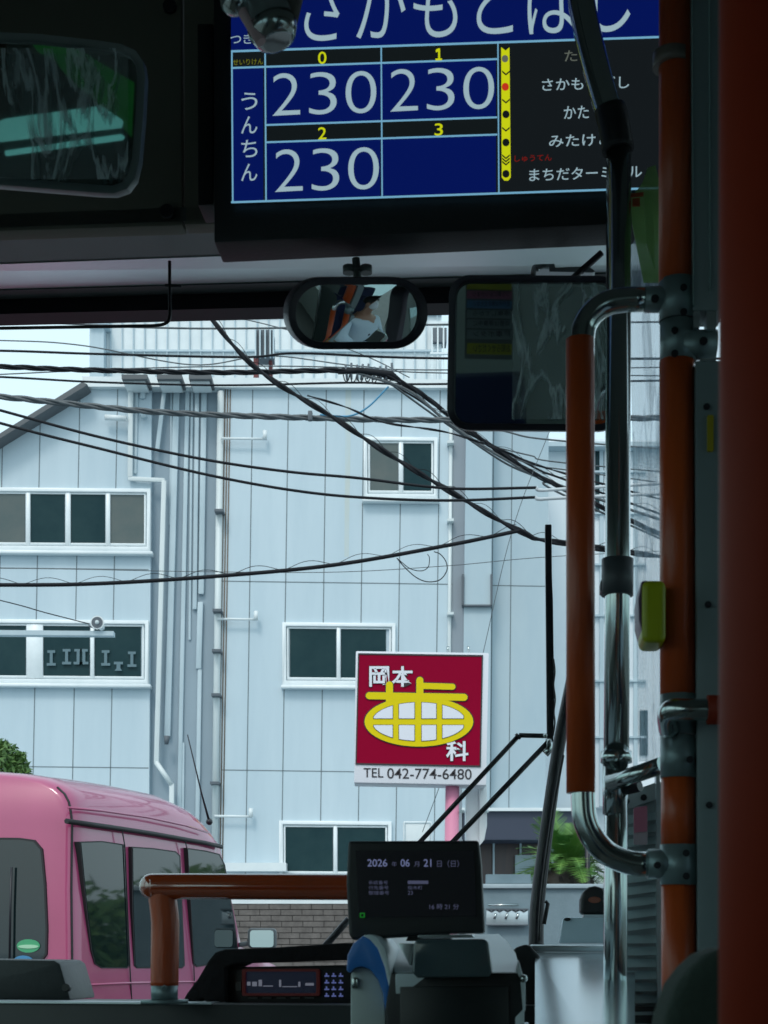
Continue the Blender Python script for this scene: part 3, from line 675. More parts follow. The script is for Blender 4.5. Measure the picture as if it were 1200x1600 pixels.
def sect(u):
    """half section, list of (v, z): from sill to roof centre"""
    if u <= ut:
        d = interp(u, du, dz); t = max(0, min(1, u/ut)); s_ = interp(t, SU, [1, 1.05, 1.10, 1.12, 1.0, .70, .20])
    else:
        t = min(1, (u-ut)/(ue-ut)); d = dz[-1]+(ze-dz[-1])*t; s_ = .12
        if u > ue: d = ze-.12*(u-ue)/.6; s_ = .05
    b = [(.05, .28), (.0, .45), (-.02, .9), (-.025, 1.25), (-.012, min(1.45, d-.02)), (.0, max(d-.3, min(1.5, d-.01))), (.003, d)]
    r_ = [(.006, .03), (.012, .07), (.022, .115), (.045, .155), (.085, .19), (.16, .225), (.28, .25), (.45, .268), (.75, .275)]
    return b + [(v, d+h*.94*s_) for v, h in r_]
us = [0, .015, .05, .1] + [.1+i*(ut-.1)/20 for i in range(1, 21)] + [ut+(ue-ut)*k/4 for k in range(1, 5)] + [ue+.2, ue+.4, ue+.6]
vs = []; ns = 0
for i, u in enumerate(us):
    h = sect(u); k = (1, .965, .985, 1, 1)[0] if i > 3 else (.955, .975, .992, 1)[i]
    full = h + [(WD-v, z) for v, z in h[::-1][1:]]; ns = len(full)
    cz = 1.4
    for v, z in full:
        v2 = WD/2+(v-WD/2)*k; z2 = z if z < cz else cz+(z-cz)*(1-(1-k)*.7)
        vs.append(A2+vu*u+vn*v2+UP*z2)
fs = [[i*ns+j, i*ns+j+1, (i+1)*ns+j+1, (i+1)*ns+j] for i in range(len(us)-1) for j in range(ns-1)]
fs += [list(range(ns)), list(range((len(us)-1)*ns, len(us)*ns))[::-1]]
fs += [[i*ns, (i+1)*ns, (i+1)*ns+ns-1, i*ns+ns-1] for i in range(len(us)-1)]
g = M(); g.add(vs, fs, True); body = g.build('body', pink, van)
body.data.set_sharp_from_angle(angle=R(50))
def vside(name, pts, m_, off, th=.01, par=van, ringw=0):
    g = M()
    if ringw: g.ring(inset(pts, -ringw), pts, VS, th, off)
    else: g.slab(pts, VS, th, off)
    return g.build(name, m_, par)
OFS = -.019
wA = [(127, 1317), (160, 1316), (192, 1321), (194, 1324), (201, 1508), (198, 1511), (160, 1511), (150, 1505), (145, 1485), (137, 1420)]
wB = [(208, 1325), (240, 1327), (274, 1332), (280, 1338), (287, 1508), (284, 1511), (215, 1511), (212, 1508), (209, 1420)]
wC = [(294, 1327), (322, 1331), (342, 1336), (350, 1352), (358, 1400), (365, 1440), (371, 1490), (350, 1502), (308, 1509), (304, 1505), (299, 1420)]
for q in (wA, wB, wC):
    f = vside('window_seal', q, rubber, OFS+.002, .03, ringw=2.0); vside('window_glass', q, vglass, OFS, .03, par=f)
g = M(); g.tube([VS.hit(*q, -.018) for q in ((104, 1283), (150, 1289.5), (195, 1296), (240, 1303), (285, 1311), (320, 1317), (346, 1323))], [.013]*7, 6); g.build('drip_rail', rubber, van)
g = M(); g.tube([VS.hit(*q, -.02) for q in ((106, 1262), (160, 1267), (230, 1277), (290, 1290), (325, 1301))], .006, 6); g.build('roof_crease', pink, van)
seam = M()
for ln in (((191, 1299), (195, 1322), (203, 1512), (210, 1640)), ((289, 1313), (293, 1330), (303, 1512), (307, 1640))):
    seam.tube([VS.hit(x, y, -.024) for x, y in ln], .0035, 5)
seam.build('door_seam', rubber, van)
# rear corner seam follows the section
h = sect(0); seam = M(); seam.tube([A2+vu*.022+vn*(WD/2+(v-WD/2)*.978-.003)+UP*(z if z < 1.4 else 1.4+(z-1.4)*.985) for v, z in h[2:12]], .006, 6); seam.build('corner_seam', rubber, van)
rear = [(-330, 1316), (-100, 1311), (30, 1312), (52, 1315), (63, 1328), (68, 1380), (71, 1450), (70, 1490), (64, 1498), (-330, 1500)]
RO = -.012
g = M(); g.ring(inset(rear, -3), rear, VR, .04, RO); f = g.build('rear_window_seal', rubber, van)
g = M(); g.slab(rear, VR, .03, RO+.002); rg_ = g.build('rear_window_glass', vglass, f)
g = M(); g.slab(elx(44, 1478, 18, 10.5, 28), VR, .004, RO-.003); g.build('green_sticker', mat('sticker_green', (.06, .34, .16), .4), van)
g = M(); g.slab(elx(44, 1479, 16, 3, 24), VR, .003, RO-.006); g.build('sticker_band', mat('sticker_pale', (.36, .62, .42), .4), van)
g = M(); g.slab(elx(36, 1503, 16, 10, 28), VR, .004, RO-.004); g.build('blue_sticker', mat('sticker_blue', (.05, .22, .42), .4), van)
g = M(); g.tube([VR.hit(18, 1355, -.03), VR.hit(16, 1420, -.03), VR.hit(15, 1500, -.03)], .006, 6); g.build('rear_wiper', blackm, van)
g = M(); g.tube([VR.hit(-330, 1520, -.01), VR.hit(95, 1522, -.01)], .006, 6); g.build('tailgate_crease', pink, van)
g = M(); g.tube([VS.hit(*q, -.022) for q in ((116, 1540), (200, 1536), (300, 1534), (372, 1532))], .006, 6); g.build('belt_crease', pink, van)
# antenna, door mirrors, wheels
g = M(); a0 = VS.hit(327, 1284, .15); g.tube([a0, VS.hit(315, 1240, .15), VS.hit(293, 1148, .15)], [.008, .005, .003], 6); g.ell(a0, (.02, .03, .02)); g.build('antenna', blackm, van)
mp_ = W(8.9)
g = M(); g.slab(rr(387, 1450, 431, 1482, 6), mp_, .08); g.slab([(372, 1473), (388, 1470), (388, 1478), (374, 1480)], mp_, .04, .02); mh = g.build('door_mirror', mat('mirror_housing', (.07, .09, .10), .4), van, bevel=.01)
g = M(); g.slab(rr(390.5, 1453.5, 427.5, 1480, 5), mp_, .01, -.008); g.build('mirror_glass', mirror_d, mh)
g = M(); g.slab(elx(338, 1447, 7, 22), mp_, .05, 0); g.build('inner_mirror', duct_w, van)
for u, v in ((.55, .09), (2.5, .09), (.55, WD-.09), (2.5, WD-.09)):
    c = A2+vu*u+vn*v+UP*.29; g = M(); g.tube([c-vn*.08, c-vn*.07, c+vn*.07, c+vn*.08], [.24, .29, .29, .24], 28); wh = g.build('wheel', tyre, van)
    g = M(); g.tube([c-vn*.1, c+vn*.1], .16, 24); g.build('rim', alu, wh)

# ================================================================ bus shell
def zz(py, D): return B(D).hit(600, py).z
ROOF, FLOOR, XL, XR, YB, YF = 2.92, .38, -1.15, 1.25, -3.2, 2.62
tint = bpy.data.materials.new('tinted_glass'); tint.use_nodes = True; n = tint.node_tree.nodes; tb = n.new('ShaderNodeBsdfTransparent'); tb.inputs[0].default_value = (.86, .93, .90, 1)
n['Principled BSDF'].inputs['Roughness'].default_value = .03; n['Principled BSDF'].inputs['Base Color'].default_value = (.01, .012, .012, 1)
mx_ = n.new('ShaderNodeMixShader'); mx_.inputs[0].default_value = .95; tint.node_tree.links.new(n['Principled BSDF'].outputs[0], mx_.inputs[1]); tint.node_tree.links.new(tb.outputs[0], mx_.inputs[2]); tint.node_tree.links.new(mx_.outputs[0], n['Material Output'].inputs[0])
bs = thing('bus_shell', bus(0, 0, 0), 'dark interior shell of the city bus around the camera', 'bus interior')
g = M(); g.box(bus((XL+XR)/2, (YB+2.04)/2, ROOF+.05), (XR-XL+.1, 2.04-YB, .1)); g.build('ceiling', wall_in, bs)
g = M(); g.box(bus((XL+XR)/2, (YB+YF)/2, FLOOR-.06), (XR-XL+.1, YF-YB, .12)); g.build('floor', floor_m, bs)
g = M(); g.box(bus((XL+XR)/2, YB-.03, 1.65), (XR-XL+.1, .06, 2.6)); g.build('rear_bulkhead', wall_in, bs)
for s_, X in ((0, XL-.03), (1, XR+.03)):
    g = M(); g.box(bus(X, (YB+YF)/2, .8), (.06, YF-YB, .86)); g.box(bus(X, (YB+2.6)/2, 2.62), (.06, 2.6-YB, .62))
    for y in (-3.1, -1.6, -.1, 1.35, 2.58): g.box(bus(X, y, 1.77), (.055, .1, 1.1))
    g.box(bus(X, (YB+YF)/2, .3), (.06, YF-YB, .12))
    g.build('side_wall', wall_in, bs)
    for y0_, y1_ in ((-3.05, -1.65), (-1.55, -.15), (-.05, 1.3), (1.4, 2.53)):
        g = M(); g.box(bus(X, (y0_+y1_)/2, 1.77), (.008, y1_-y0_, 1.08)); g.build('side_window', tint, bs)
# outer skin in front, below the windscreen
g = M(); g.box(bus(.05, 2.66, .78), (2.5, .06, .95)); g.build('front_skin', ext_p, bs)

# ceiling header over the windscreen: dark panel, sloped soffit, gasket
hd = thing('front_header', B(2.05).hit(300, 352), 'dark olive panel above the windscreen with round screw covers', 'panel')
HP = B(2.05)
g = M(); g.slab([(-330, -160), (283, -160), (285, 352), (-330, 372)], HP, .03); g.build('access_panel', header_m, hd, bevel=.003)
g = M(); g.slab([(286, -160), (1500, -160), (1500, 312), (288, 351)], HP, .03); g.build('centre_panel', header_m, hd, bevel=.003)
for x, y in ((266, 12), (262, 332), (320, 60), (322, 258)):
    g = M(); c = HP.hit(x, y, -.004); g.tube([c, c-BF*.006], pxr(11 if x < 300 else 5, HP), 18); g.build('screw_cover', blackm, hd)
sf = thing('windscreen_soffit', B(2.3).hit(300, 400), 'pale grey soffit above the windscreen', 'trim')
def strip(D0, ya0, yb0, D1, ya1, yb1, x0=-400, x1=1600, th=.02):
    """quad between a line on plane D0 and a line on plane D1 (line y at x=0 and at x=1000)"""
    g = M(); f0 = lambda x, a, b: a+(b-a)*x/1000
    P = [B(D0).hit(x0, f0(x0, ya0, yb0)), B(D0).hit(x1, f0(x1, ya0, yb0)), B(D1).hit(x1, f0(x1, ya1, yb1)), B(D1).hit(x0, f0(x0, ya1, yb1))]
    return g.prism(P, UP*th)
strip(2.05, 356, 320, 2.33, 411, 375).build('lower_lip', mat('lip_grey', (.07, .082, .082), .6), sf)
strip(2.33, 413, 377, 2.52, 452, 424, th=.03).build('soffit', soffit_m, sf)
strip(2.52, 454, 427, 2.60, 468, 440, th=.04).build('upper_trim', mat('trim_dark', (.05, .06, .062), .5), sf)
g = M(); GP = B(2.60); g.slab([(-500, 472), (1700, 424), (1700, 449), (-500, 503)], GP, .05); g.build('gasket', gasket, sf)
g = M(); g.slab([(-500, 150), (1700, 100), (1700, 404), (-500, 450)], B(2.64), .05); g.build('outer_dome', ext_p, sf)
# windscreen pane
g = M(); clear = bpy.data.materials.new('clear_glass'); clear.use_nodes = True; n = clear.node_tree.nodes; tb = n.new('ShaderNodeBsdfTransparent'); clear.node_tree.links.new(tb.outputs[0], n['Material Output'].inputs[0])
g.slab([(-500, 480), (1700, 430), (1700, 1640), (-500, 1640)], B(2.63), .006); o = g.build('windscreen', clear); tag(o, 'clear windscreen of the bus under the dark gasket', 'windscreen')

# curtain rail wire
RW = B(2.30)
sr = thing('sunshade_rod', RW.hit(265, 430), 'thin black bent rod hanging from the header at the left', 'rod')
g = M(); g.tube([RW.hit(*p) for p in ((265, 408), (265, 440), (265.5, 488))]+smooth_path([RW.hit(*p) for p in ((265.5, 492), (263, 502), (254, 507), (240, 509))], 4)+[RW.hit(120, 511), RW.hit(-200, 516)], .0026, 8); g.build('rod', blackm, sr)
g = M(); g.tube([RW.hit(258, 446), RW.hit(284, 447)], .0025, 8); g.build('clip', blackm, sr)

# ---------------------------------------------------------------- fare display
DP = B(1.90)
fd = thing('fare_display', DP.hit(700, 375), 'large black-framed LCD showing bus fares and next stops', 'display')
g = M(); g.slab([(333, -130), (1160, -130), (1160, 341), (334, 379)], DP, .06); g.build('housing', blackp, fd, bevel=.004)
g = M(); g.slab([(308, 36), (333, 36), (333, 320), (309, 321)], DP, .05, .04); g.build('side_bracket', blackp, fd, bevel=.003)
def yl(x, y0): return y0-(x-600)*.0335     # screen lines rise gently to the right
def sq(x0, y0, x1, y1, dx=0): return [(x0, yl(x0, y0)), (x1, yl(x1, y0)), (x1, yl(x1, y1)), (x0, yl(x0, y1))]
SO = -.004
g = M(); g.slab(sq(361, -60, 1130, 309), DP, .008, SO+.001); scr = g.build('screen', scr_k, fd)
g = M(); g.slab(sq(361, -60, 1130, 69), DP, .002, SO-.003)
g.slab(sq(363, 98, 411, 307), DP, .002, SO-.003)
for x0, y0, x1, y1 in ((417, 99, 594, 187), (597, 99, 775, 187), (417, 216, 594, 305), (597, 216, 775, 305)): g.slab(sq(x0, y0, x1, y1), DP, .002, SO-.003)
g.build('blue_field', scr_b, scr)
g = M(); g.slab(sq(780, 75, 1130, 306), DP, .002, SO-.003); g.build('route_field', scr_g, scr)
g = M()
for y in (71.5, 307.5): g.slab(sq(361, y-1, 1130, y+1), DP, .002, SO-.006)
for y in (97.5, 188.5, 215.5): g.slab(sq(415 if y > 98 else 361, y-.8, 777, y+.8), DP, .002, SO-.006)
for x in (362, 414, 595.5, 778): g.slab([(x-1+.0, yl(x, 71.5)), (x+1, yl(x, 71.5)), (x+2.5, yl(x, 308)), (x+.5, yl(x, 308))], DP, .002, SO-.006)
g.build('grid_line', scr_l, scr)
TO = SO-.007; SS = -.0335
T('stop_name', scr_w, scr, 'さかもとばし', 473, -42, 985, 66, DP, TO, -.004, SS)
for x, y in ((426, 115), (610, 108.5), (430, 234)):
    g = M()
    for k, ch in enumerate('230'): text(g, ch, x+k*57, y-k*1.6, x+k*57+(43 if k != 2 else 48), y+66-k*1.6, DP, TO, -.012, SS)
    g.build('fare_number', scr_w, scr)
T('next_label', scr_w, scr, 'つぎ', 360, 53, 397, 69, DP, TO, .0, SS)
g = M()
for k, ch in enumerate('うんちん'): text(g, ch, 377, 145+k*37, 402, 172+k*37, DP, TO, .002, SS)
g.build('fare_label', scr_w, scr)
for q in (('かた', 881, 166, 920, 186), ('みたけど', 858, 211, 957, 230), ('まちだターミナル', 827, 264, 1003, 283), ('さかもとばし', 847, 123, 983, 142)): T('route_stop', scr_w, scr, *q, DP, TO, .004, SS)
g = M(); g.slab([(681, 77.5), (685, 75.5), (687.5, 75.5), (687.5, 91.2), (690.5, 91.1), (690.5, 93.6), (680.5, 93.9), (680.5, 91.4), (684.5, 91.3), (684.5, 79), (681, 80.5)], DP, .002, TO); g.build('zone_number', scr_y, scr)
for s_, x, y in (('0', 497, 81), ('2', 497, 199), ('3', 679, 193)): T('zone_number', scr_y, scr, s_, x, y, x+(13 if s_ != '1' else 9), y+19, DP, TO, .006, SS)
g = M(); g.slab([(783, 74), (796, 73), (798, 276), (794, 281), (788, 281), (784, 276)], DP, .002, TO); g.build('route_line', scr_y, scr)
g = M(); text(g, 'せいりけん', 364, 93, 411, 102, DP, TO, .0, SS); g.build('ticket_text', mat('screen_olive', (.01, .01, .01), .3, emis=S(112, 112, 20)), scr)
g = M(); T('route_stop', scr_dim, scr, 'た', 882, 79, 902, 96, DP, TO, .002, SS); g.slab(elx(789, 91, 5, 5, 16), DP, .002, TO-.003); g.build('passed_stop', scr_dim, scr)
g = M(); text(g, 'しゅうてん', 804, 243, 862, 253, DP, TO, .004, SS); g.build('terminus_text', scr_rd, scr)
g = M(); g.slab(elx(789.5, 135, 5.5, 5.5, 16), DP, .002, TO-.003); g.build('current_stop', scr_r, scr)
g = M()
for y in (178, 222, 271): g.slab(elx(790.5, y, 5.5, 5.5, 16), DP, .002, TO-.003)
for y in (113, 157, 201, 244, 249, 254): g.slab([(784.5, y-3), (790.5, y+2), (796.5, y-3), (796.5, y-1.5), (790.5, y+3.5), (784.5, y-1.5)], DP, .002, TO-.003)
g.slab([(784, 73), (790, 77.5), (796, 72.5)], DP, .002, TO-.003)
g.build('stop_mark', scr_k, scr)

# cylindrical lamp / camera in front of the display
dc = thing('security_camera', B(1.45).hit(410, 20), 'pale cylindrical camera hanging in front of the display corner', 'camera')
CPn = B(1.45)
a, b = CPn.hit(374, -110), CPn.hit(433, 66)
g = M(); g.tube([a, a.lerp(b, .15), a.lerp(b, .80), a.lerp(b, .93), b], [.018, .0235, .0235, .022, .014], 32); g.build('body', mat('lens_housing', (.30, .34, .35), .22, metal=.6), dc)
g = M(); g.tube([a.lerp(b, .84), a.lerp(b, .90), a.lerp(b, .985), a.lerp(b, 1.0)], [.0245, .0245, .0195, .015], 30); g.build('rim', chrome, dc)
g = M(); q0 = CPn.hit(350, -30, -.01); q1 = CPn.hit(408, 66, -.012); g.tube([q0, q1], .0055, 10); g.build('edge_highlight', mat('highlight_pink', (.62, .42, .44), .3), dc)  # pinkish highlight along the body edge, modelled as a coloured strip
g = M(); g.ell(CPn.hit(366, 2, -.012), (.014, .014, .014)); g.build('lens', chrome, dc)
g = M(); g.tube([CPn.hit(458, -50, .012), CPn.hit(448, 46, .012)], [.017, .009], 16); g.build('side_shade', mat('shade_brown', (.08, .075, .06), .5), dc)
g = M(); g.tube([a, a+UP*.4], .012, 12); g.build('stem', blackm, dc)

# ---------------------------------------------------------------- mirrors
def mirror_plane(px, py, D, d):
    m0 = B(D).hit(px, py); c = (CAM-m0).normalized(); n_ = (c+V(d).normalized()).normalized(); return Pl(m0, -n_)
def virt(pl): return CAM - pl.n*(2*(CAM-pl.o).dot(pl.n))
def pm(pl, px, py, dist):
    """point seen in a flat mirror at this picture place, dist metres beyond the glass"""
    h_ = pl.hit(px, py); c_ = virt(pl); return h_+(h_-c_).normalized()*dist
# left mirror
ML = mirror_plane(110, 175, 1.72, (-.25, -1, .10))
lm = thing('left_interior_mirror', ML.o, 'grey-framed interior mirror at the upper left reflecting green and a teal strip', 'mirror')
oL = [(-60, 47), (60, 52), (150, 62), (190, 68), (212, 78), (224, 96), (227, 118), (224, 180), (218, 250), (211, 278), (198, 295), (178, 302), (150, 301), (-60, 284)]
g = M(); g.ring(oL, inset(oL, 13), ML, .022, -.012, -.006); g.build('frame', frame_g, lm, bevel=.002)
g = M(); g.slab(inset(oL, 10), ML, .006, 0); g.build('glass', mirror_d, lm)
def refl_slab(pl, pts, dist, th, m_):
    P = [pm(pl, x, y, dist) for x, y in pts]; n_ = (P[1]-P[0]).cross(P[2]-P[0]).normalized(); g = M(); g.prism(P, n_*th); return g
g = refl_slab(ML, [(0, 195), (12, 190), (160, 170), (193, 192), (190, 200), (2, 222), (-30, 222)], 2.0, .03, None); o = g.build('teal_strip', mat('strip_glow', (.5, .6, .6), .4, emis=(.10, .36, .33), estr=1)); tag(o, 'pale teal glowing strip reflected in the left mirror', 'ceiling light')  # teal strip with a low emission of its own
g = refl_slab(ML, [(10, 238), (190, 212), (195, 215), (192, 219), (10, 244)], 1.95, .02, None); o = g.build('glow_trim', mat('glow_trim', (.5, .6, .6), .4, emis=(.12, .45, .42), estr=1)); tag(o, 'thin trim strip with an added glow under the teal strip in the left mirror', 'trim')  # trim is no lamp; its brightness is emission put into the colour
g = refl_slab(ML, [(-30, 225), (193, 198), (195, 214), (-30, 246)], 2.1, .02, None); o = g.build('grab_rail_cover', mat('rail_cover', (.05, .06, .06), .4)); tag(o, 'dark rail between two bright strips in the left mirror', 'rail')
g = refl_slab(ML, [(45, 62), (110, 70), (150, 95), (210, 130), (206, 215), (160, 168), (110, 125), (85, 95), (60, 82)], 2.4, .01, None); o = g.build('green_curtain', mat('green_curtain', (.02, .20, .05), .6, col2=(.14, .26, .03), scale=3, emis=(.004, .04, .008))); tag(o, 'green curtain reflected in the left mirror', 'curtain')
g = refl_slab(ML, [(-30, 60), (10, 62), (18, 190), (-30, 200)], 2.5, .02, None); o = g.build('brown_partition', mat('brown_partition', (.10, .05, .03), .6)); tag(o, 'brown partition at the edge of the left mirror', 'partition')
# crumpled film over the left mirror
def film_sheet(pl, pts_box, off, nx, ny, amp, seed, mask=None):
    x0, y0, x1, y1 = pts_box; g = M(); P = []
    for j in range(ny+1):
        for i in range(nx+1):
            x = x0+(x1-x0)*i/nx; y = y0+(y1-y0)*j/ny
            z_ = noise.fractal(V((x*.02+seed, y*.006, seed)), 1, 2, 4)
            P.append(pl.hit(x, y, off - abs(z_)*amp))
    g.add(P, [[j*(nx+1)+i, j*(nx+1)+i+1, (j+1)*(nx+1)+i+1, (j+1)*(nx+1)+i] for j in range(ny) for i in range(nx)], True); return g
g = film_sheet(ML, (-40, 75, 200, 280), -.008, 60, 40, .012, 3.1); g.build('film', filmm, lm)

# big mirror right
MR = mirror_plane(825, 550, 1.95, (-.22, -1, -.18))
rm = thing('large_interior_mirror', MR.o, 'large dark-framed rectangular mirror covered with crinkled film', 'mirror')
oR = rr(699, 429, 969, 672, 34, 7, .0)
oR = [(x+(550-y)*-.012+ (3 if y < 500 else -2), y+(x-700)*.006) for x, y in oR]
g = M(); g.ring(oR, inset(oR, 11), MR, .03, -.018, -.010); g.build('frame', frame_m, rm, bevel=.002)
g = M(); g.slab(inset(oR, 9), MR, .006, 0); g.build('glass', mirror_d, rm)
g = film_sheet(MR, (800, 442, 955, 655), -.012, 60, 60, .012, 7.7); g.build('film', filmm, rm)
g = M(); T2 = B(2.25)
g.tube([MR.hit(880, 450, .03), T2.hit(905, 426), T2.hit(940, 395)], .005, 8); g.tube([MR.hit(830, 445, .03), T2.hit(835, 418)], .004, 8); g.build('arm', frame_m, rm)
g = M(); g.slab([(835, 413), (866, 412), (868, 418), (920, 416), (930, 424), (926, 426), (836, 424)], T2, .02); g.tube([T2.hit(850, 416, -.01), T2.hit(850, 424, -.01)], .008, 10); g.build('mount', alu, rm)
# notice board reflected in it
nb = thing('notice_board', pm(MR, 765, 500, 1.3), 'notice with yellow, pink and blue strips reflected in the large mirror', 'notice')
cols = (((.22, .21, .01), 441, 452, ''), ((.22, .07, .12), 454, 466, 'つり革におつかまり'), ((.05, .13, .24), 469, 481, '走行中は席を立たない'), ((.13, .165, .165), 484, 496, '停車してから'), ((.13, .165, .165), 499, 512, '両替は停車中に'), ((.13, .165, .165), 515, 529, '降車ボタン'), ((.24, .24, .01), 536, 553, 'お知らせください'))
P = [pm(MR, x, y, 1.31) for x, y in ((728, 436), (803, 438), (801, 562), (726, 560))]; nn_ = (P[1]-P[0]).cross(P[2]-P[0]).normalized(); toM = (MR.o-P[0]).normalized(); nn_ = nn_ if nn_.dot(toM) < 0 else -nn_
g = M(); g.prism(P, nn_*.01); g.build('board', mat('board_dark', (.06, .075, .075), .5), nb)
for c_, y0, y1, tx in cols:
    P = [pm(MR, x, y, 1.305) for x, y in ((730, y0), (800, y0+1.5), (799, y1+1.5), (729, y1))]; g = M(); g.prism(P, nn_*.004); s1 = g.build('strip', mat('strip', c_, .6), nb)
    if tx:
        vs_, fs_ = textmesh(tx, .01); bx = max(v[0] for v in vs_); ax0 = min(v[0] for v in vs_); by = max(v[1] for v in vs_); ay = min(v[1] for v in vs_)
        g = M(); g.add([pm(MR, 797-(x-ax0)/(bx-ax0)*58, y1-2.5-(y-ay)/(by-ay)*(y1-y0-4), 1.300) for x, y in vs_], fs_); g.build('lettering', blackm, s1)

# small convex driver mirror
DRV = bus(.82, .95, .16)                      # the driver sits here
SM = mirror_plane(560, 489, 1.98, (bus(.70, 1.0, 1.80)-B(1.98).hit(560, 489)))
sm_ = thing('driver_mirror', SM.o, 'small oval interior mirror reflecting the masked driver', 'mirror')
oS = rr(451, 433, 669, 546, 55, 10); oS = [(x, y+(x-560)*-.006) for x, y in oS]
iS = inset(oS, 12)
g = M(); g.ring(oS, iS, SM, .03, -.014, -.006); g.build('frame', frame_m, sm_, bevel=.002)
# convex glass: rings of the outline raised on a sphere
RAD = .46; g = M(); cpt = SM.o; NR = 14; P = [cpt-SM.n*0.0]; L = len(iS)
out_ = [SM.hit(x, y) for x, y in inset(oS, 10)]; rmax = max((p-cpt).length for p in out_); base_h = rmax*rmax/2/RAD
P = [cpt-SM.n*(base_h)]
for k in range(1, NR+1):
    for p in out_:
        q = cpt.lerp(p, k/NR); r2 = (q-cpt).length_squared; P.append(q-SM.n*(base_h-(RAD-math.sqrt(RAD*RAD-r2))))
fs = [[0, 1+i, 1+(i+1) % L] for i in range(L)]+[[1+(k-1)*L+i, 1+k*L+i, 1+k*L+(i+1) % L, 1+(k-1)*L+(i+1) % L] for k in range(1, NR) for i in range(L)]
g.add(P, fs, True); gl = g.build('glass', mirror_m, sm_)
g = M(); T3 = B(2.2); g.tube([SM.hit(560, 450, .03), T3.hit(558, 428), T3.hit(556, 404)], .006, 8)
for x in (545, 572): g.tube([T3.hit(x, 416), T3.hit(x, 427)], .009, 10)
g.tube([T3.hit(545, 421), T3.hit(572, 421)], .005, 8); g.build('mount', frame_g, sm_)

# ---------------------------------------------------------------- driver (seen in the small mirror)
def skin_obj(name, pts, edges, rad, m_, parent, levels=2, root=0):
    me = bpy.data.meshes.new(name); o0 = loc(parent) if parent else V((0, 0, 0)); me.from_pydata([V(p)-o0 for p in pts], edges, [])
    ob = bpy.data.objects.new(name, me); COL.objects.link(ob)
    bm2 = bmesh.new(); bm2.from_mesh(me); ly = bm2.verts.layers.skin.verify()
    for i, v in enumerate(bm2.verts):
        r_ = rad[i] if isinstance(rad[i], tuple) else (rad[i], rad[i]); v[ly].radius = r_; v[ly].use_root = (i == root)
    bm2.to_mesh(me); bm2.free()
    md = ob.modifiers.new('s', 'SKIN'); md.use_smooth_shade = True; sb = ob.modifiers.new('d', 'SUBSURF'); sb.levels = levels; sb.render_levels = levels
    bpy.context.view_layer.update(); m2 = bpy.data.meshes.new_from_object(ob.evaluated_get(bpy.context.evaluated_depsgraph_get()))
    ob.modifiers.clear(); ob.data = m2; m2.materials.clear(); m2.materials.append(m_); m2.name = name
    for p in m2.polygons: p.use_smooth = True
    if parent: ob.parent = parent
    return ob
def db(x, y, z): return DRV+BR*(x-.04*(z-1.0))+BF*y+UP*z
pts = [db(0, 0, 1.02), db(0, .0, 1.2), db(0, .01, 1.42), db(0, .02, 1.56), db(0, .03, 1.64), db(0, .05, 1.72), db(.01, .055, 1.80), db(.01, .045, 1.86),
       db(-.19, .03, 1.53), db(-.25, .16, 1.30), db(-.14, .38, 1.12), db(-.13, .44, 1.11),
       db(.19, .03, 1.53), db(.27, .16, 1.30), db(.18, .38, 1.12), db(.17, .44, 1.11),
       db(-.1, .05, .90), db(-.15, .46, .86), db(-.15, .55, .48), db(-.15, .68, .42), db(.1, .05, .90), db(.15, .46, .86), db(.15, .55, .48), db(.15, .68, .42)]
ed = [(0, 1), (1, 2), (2, 3), (3, 4), (4, 5), (5, 6), (6, 7), (3, 8), (8, 9), (9, 10), (10, 11), (3, 12), (12, 13), (13, 14), (14, 15), (0, 16), (16, 17), (17, 18), (18, 19), (0, 20), (20, 21), (21, 22), (22, 23)]
rad = [(.15, .11), (.14, .10), (.16, .11), (.11, .08), .052, (.072, .085), (.078, .095), (.07, .08), .055, .042, .03, .024, .055, .042, .03, .024, .08, .065, .045, .035, .08, .065, .045, .035]
per = skin_obj('person', pts, ed, rad, skin, None); tag(per, 'seated driver in pale blue shirt, dark lanyard and white face mask, reflected in the mirror', 'person')
sp = [pts[i] for i in (1, 2, 3, 8, 9, 12, 13)]+[pts[9].lerp(pts[10], .45), pts[13].lerp(pts[14], .45), pts[0]]
skin_obj('shirt', sp, [(9, 0), (0, 1), (1, 2), (2, 3), (3, 4), (4, 7), (2, 5), (5, 6), (6, 8)], [(.175, .15), (.185, .145), (.135, .105), .075, .062, .075, .062, .058, .058, (.19, .17)], shirt, per, root=9)
skin_obj('trousers', [pts[0]+UP*-.02, pts[16], pts[17], pts[18], pts[20], pts[21], pts[22]], [(0, 1), (1, 2), (2, 3), (0, 4), (4, 5), (5, 6)], [(.17, .13), .10, .08, .06, .10, .08, .06], navy, per)
hc = db(.01, .05, 1.80)
g = M(); g.ell(hc+UP*.035-BF*.018, (.088, .105, .085), ax=(BR, BF, UP)); g.build('hair', hair, per)
g = M(); g.ell(hc+BF*.052-UP*.045, (.066, .062, .052), ax=(BR, BF, UP)); g.build('face_mask', maskm, per)
g = M()
for s_ in (-1, 1): g.ell(hc+BR*(s_*.033)+BF*.092+UP*.012, (.013, .006, .007), 10, 6, ax=(BR, BF, UP))
g.build('eye', hair, per)
g = M()
for s_ in (-1, 1): g.ell(hc+BR*(s_*.082)-UP*.01, (.012, .02, .03), 10, 6, ax=(BR, BF, UP))
g.build('ear', skin, per)
g = M(); g.tube(smooth_path([db(-.06, -.03, 1.62), db(-.075, .09, 1.56), db(-.04, .145, 1.44), db(0, .150, 1.34), db(.04, .145, 1.44), db(.075, .09, 1.56), db(.06, -.03, 1.62)], 6), .008, 6); g.tube([db(0, .15, 1.34), db(.03, .16, 1.26)], .012, 6); g.build('lanyard', navy, per)
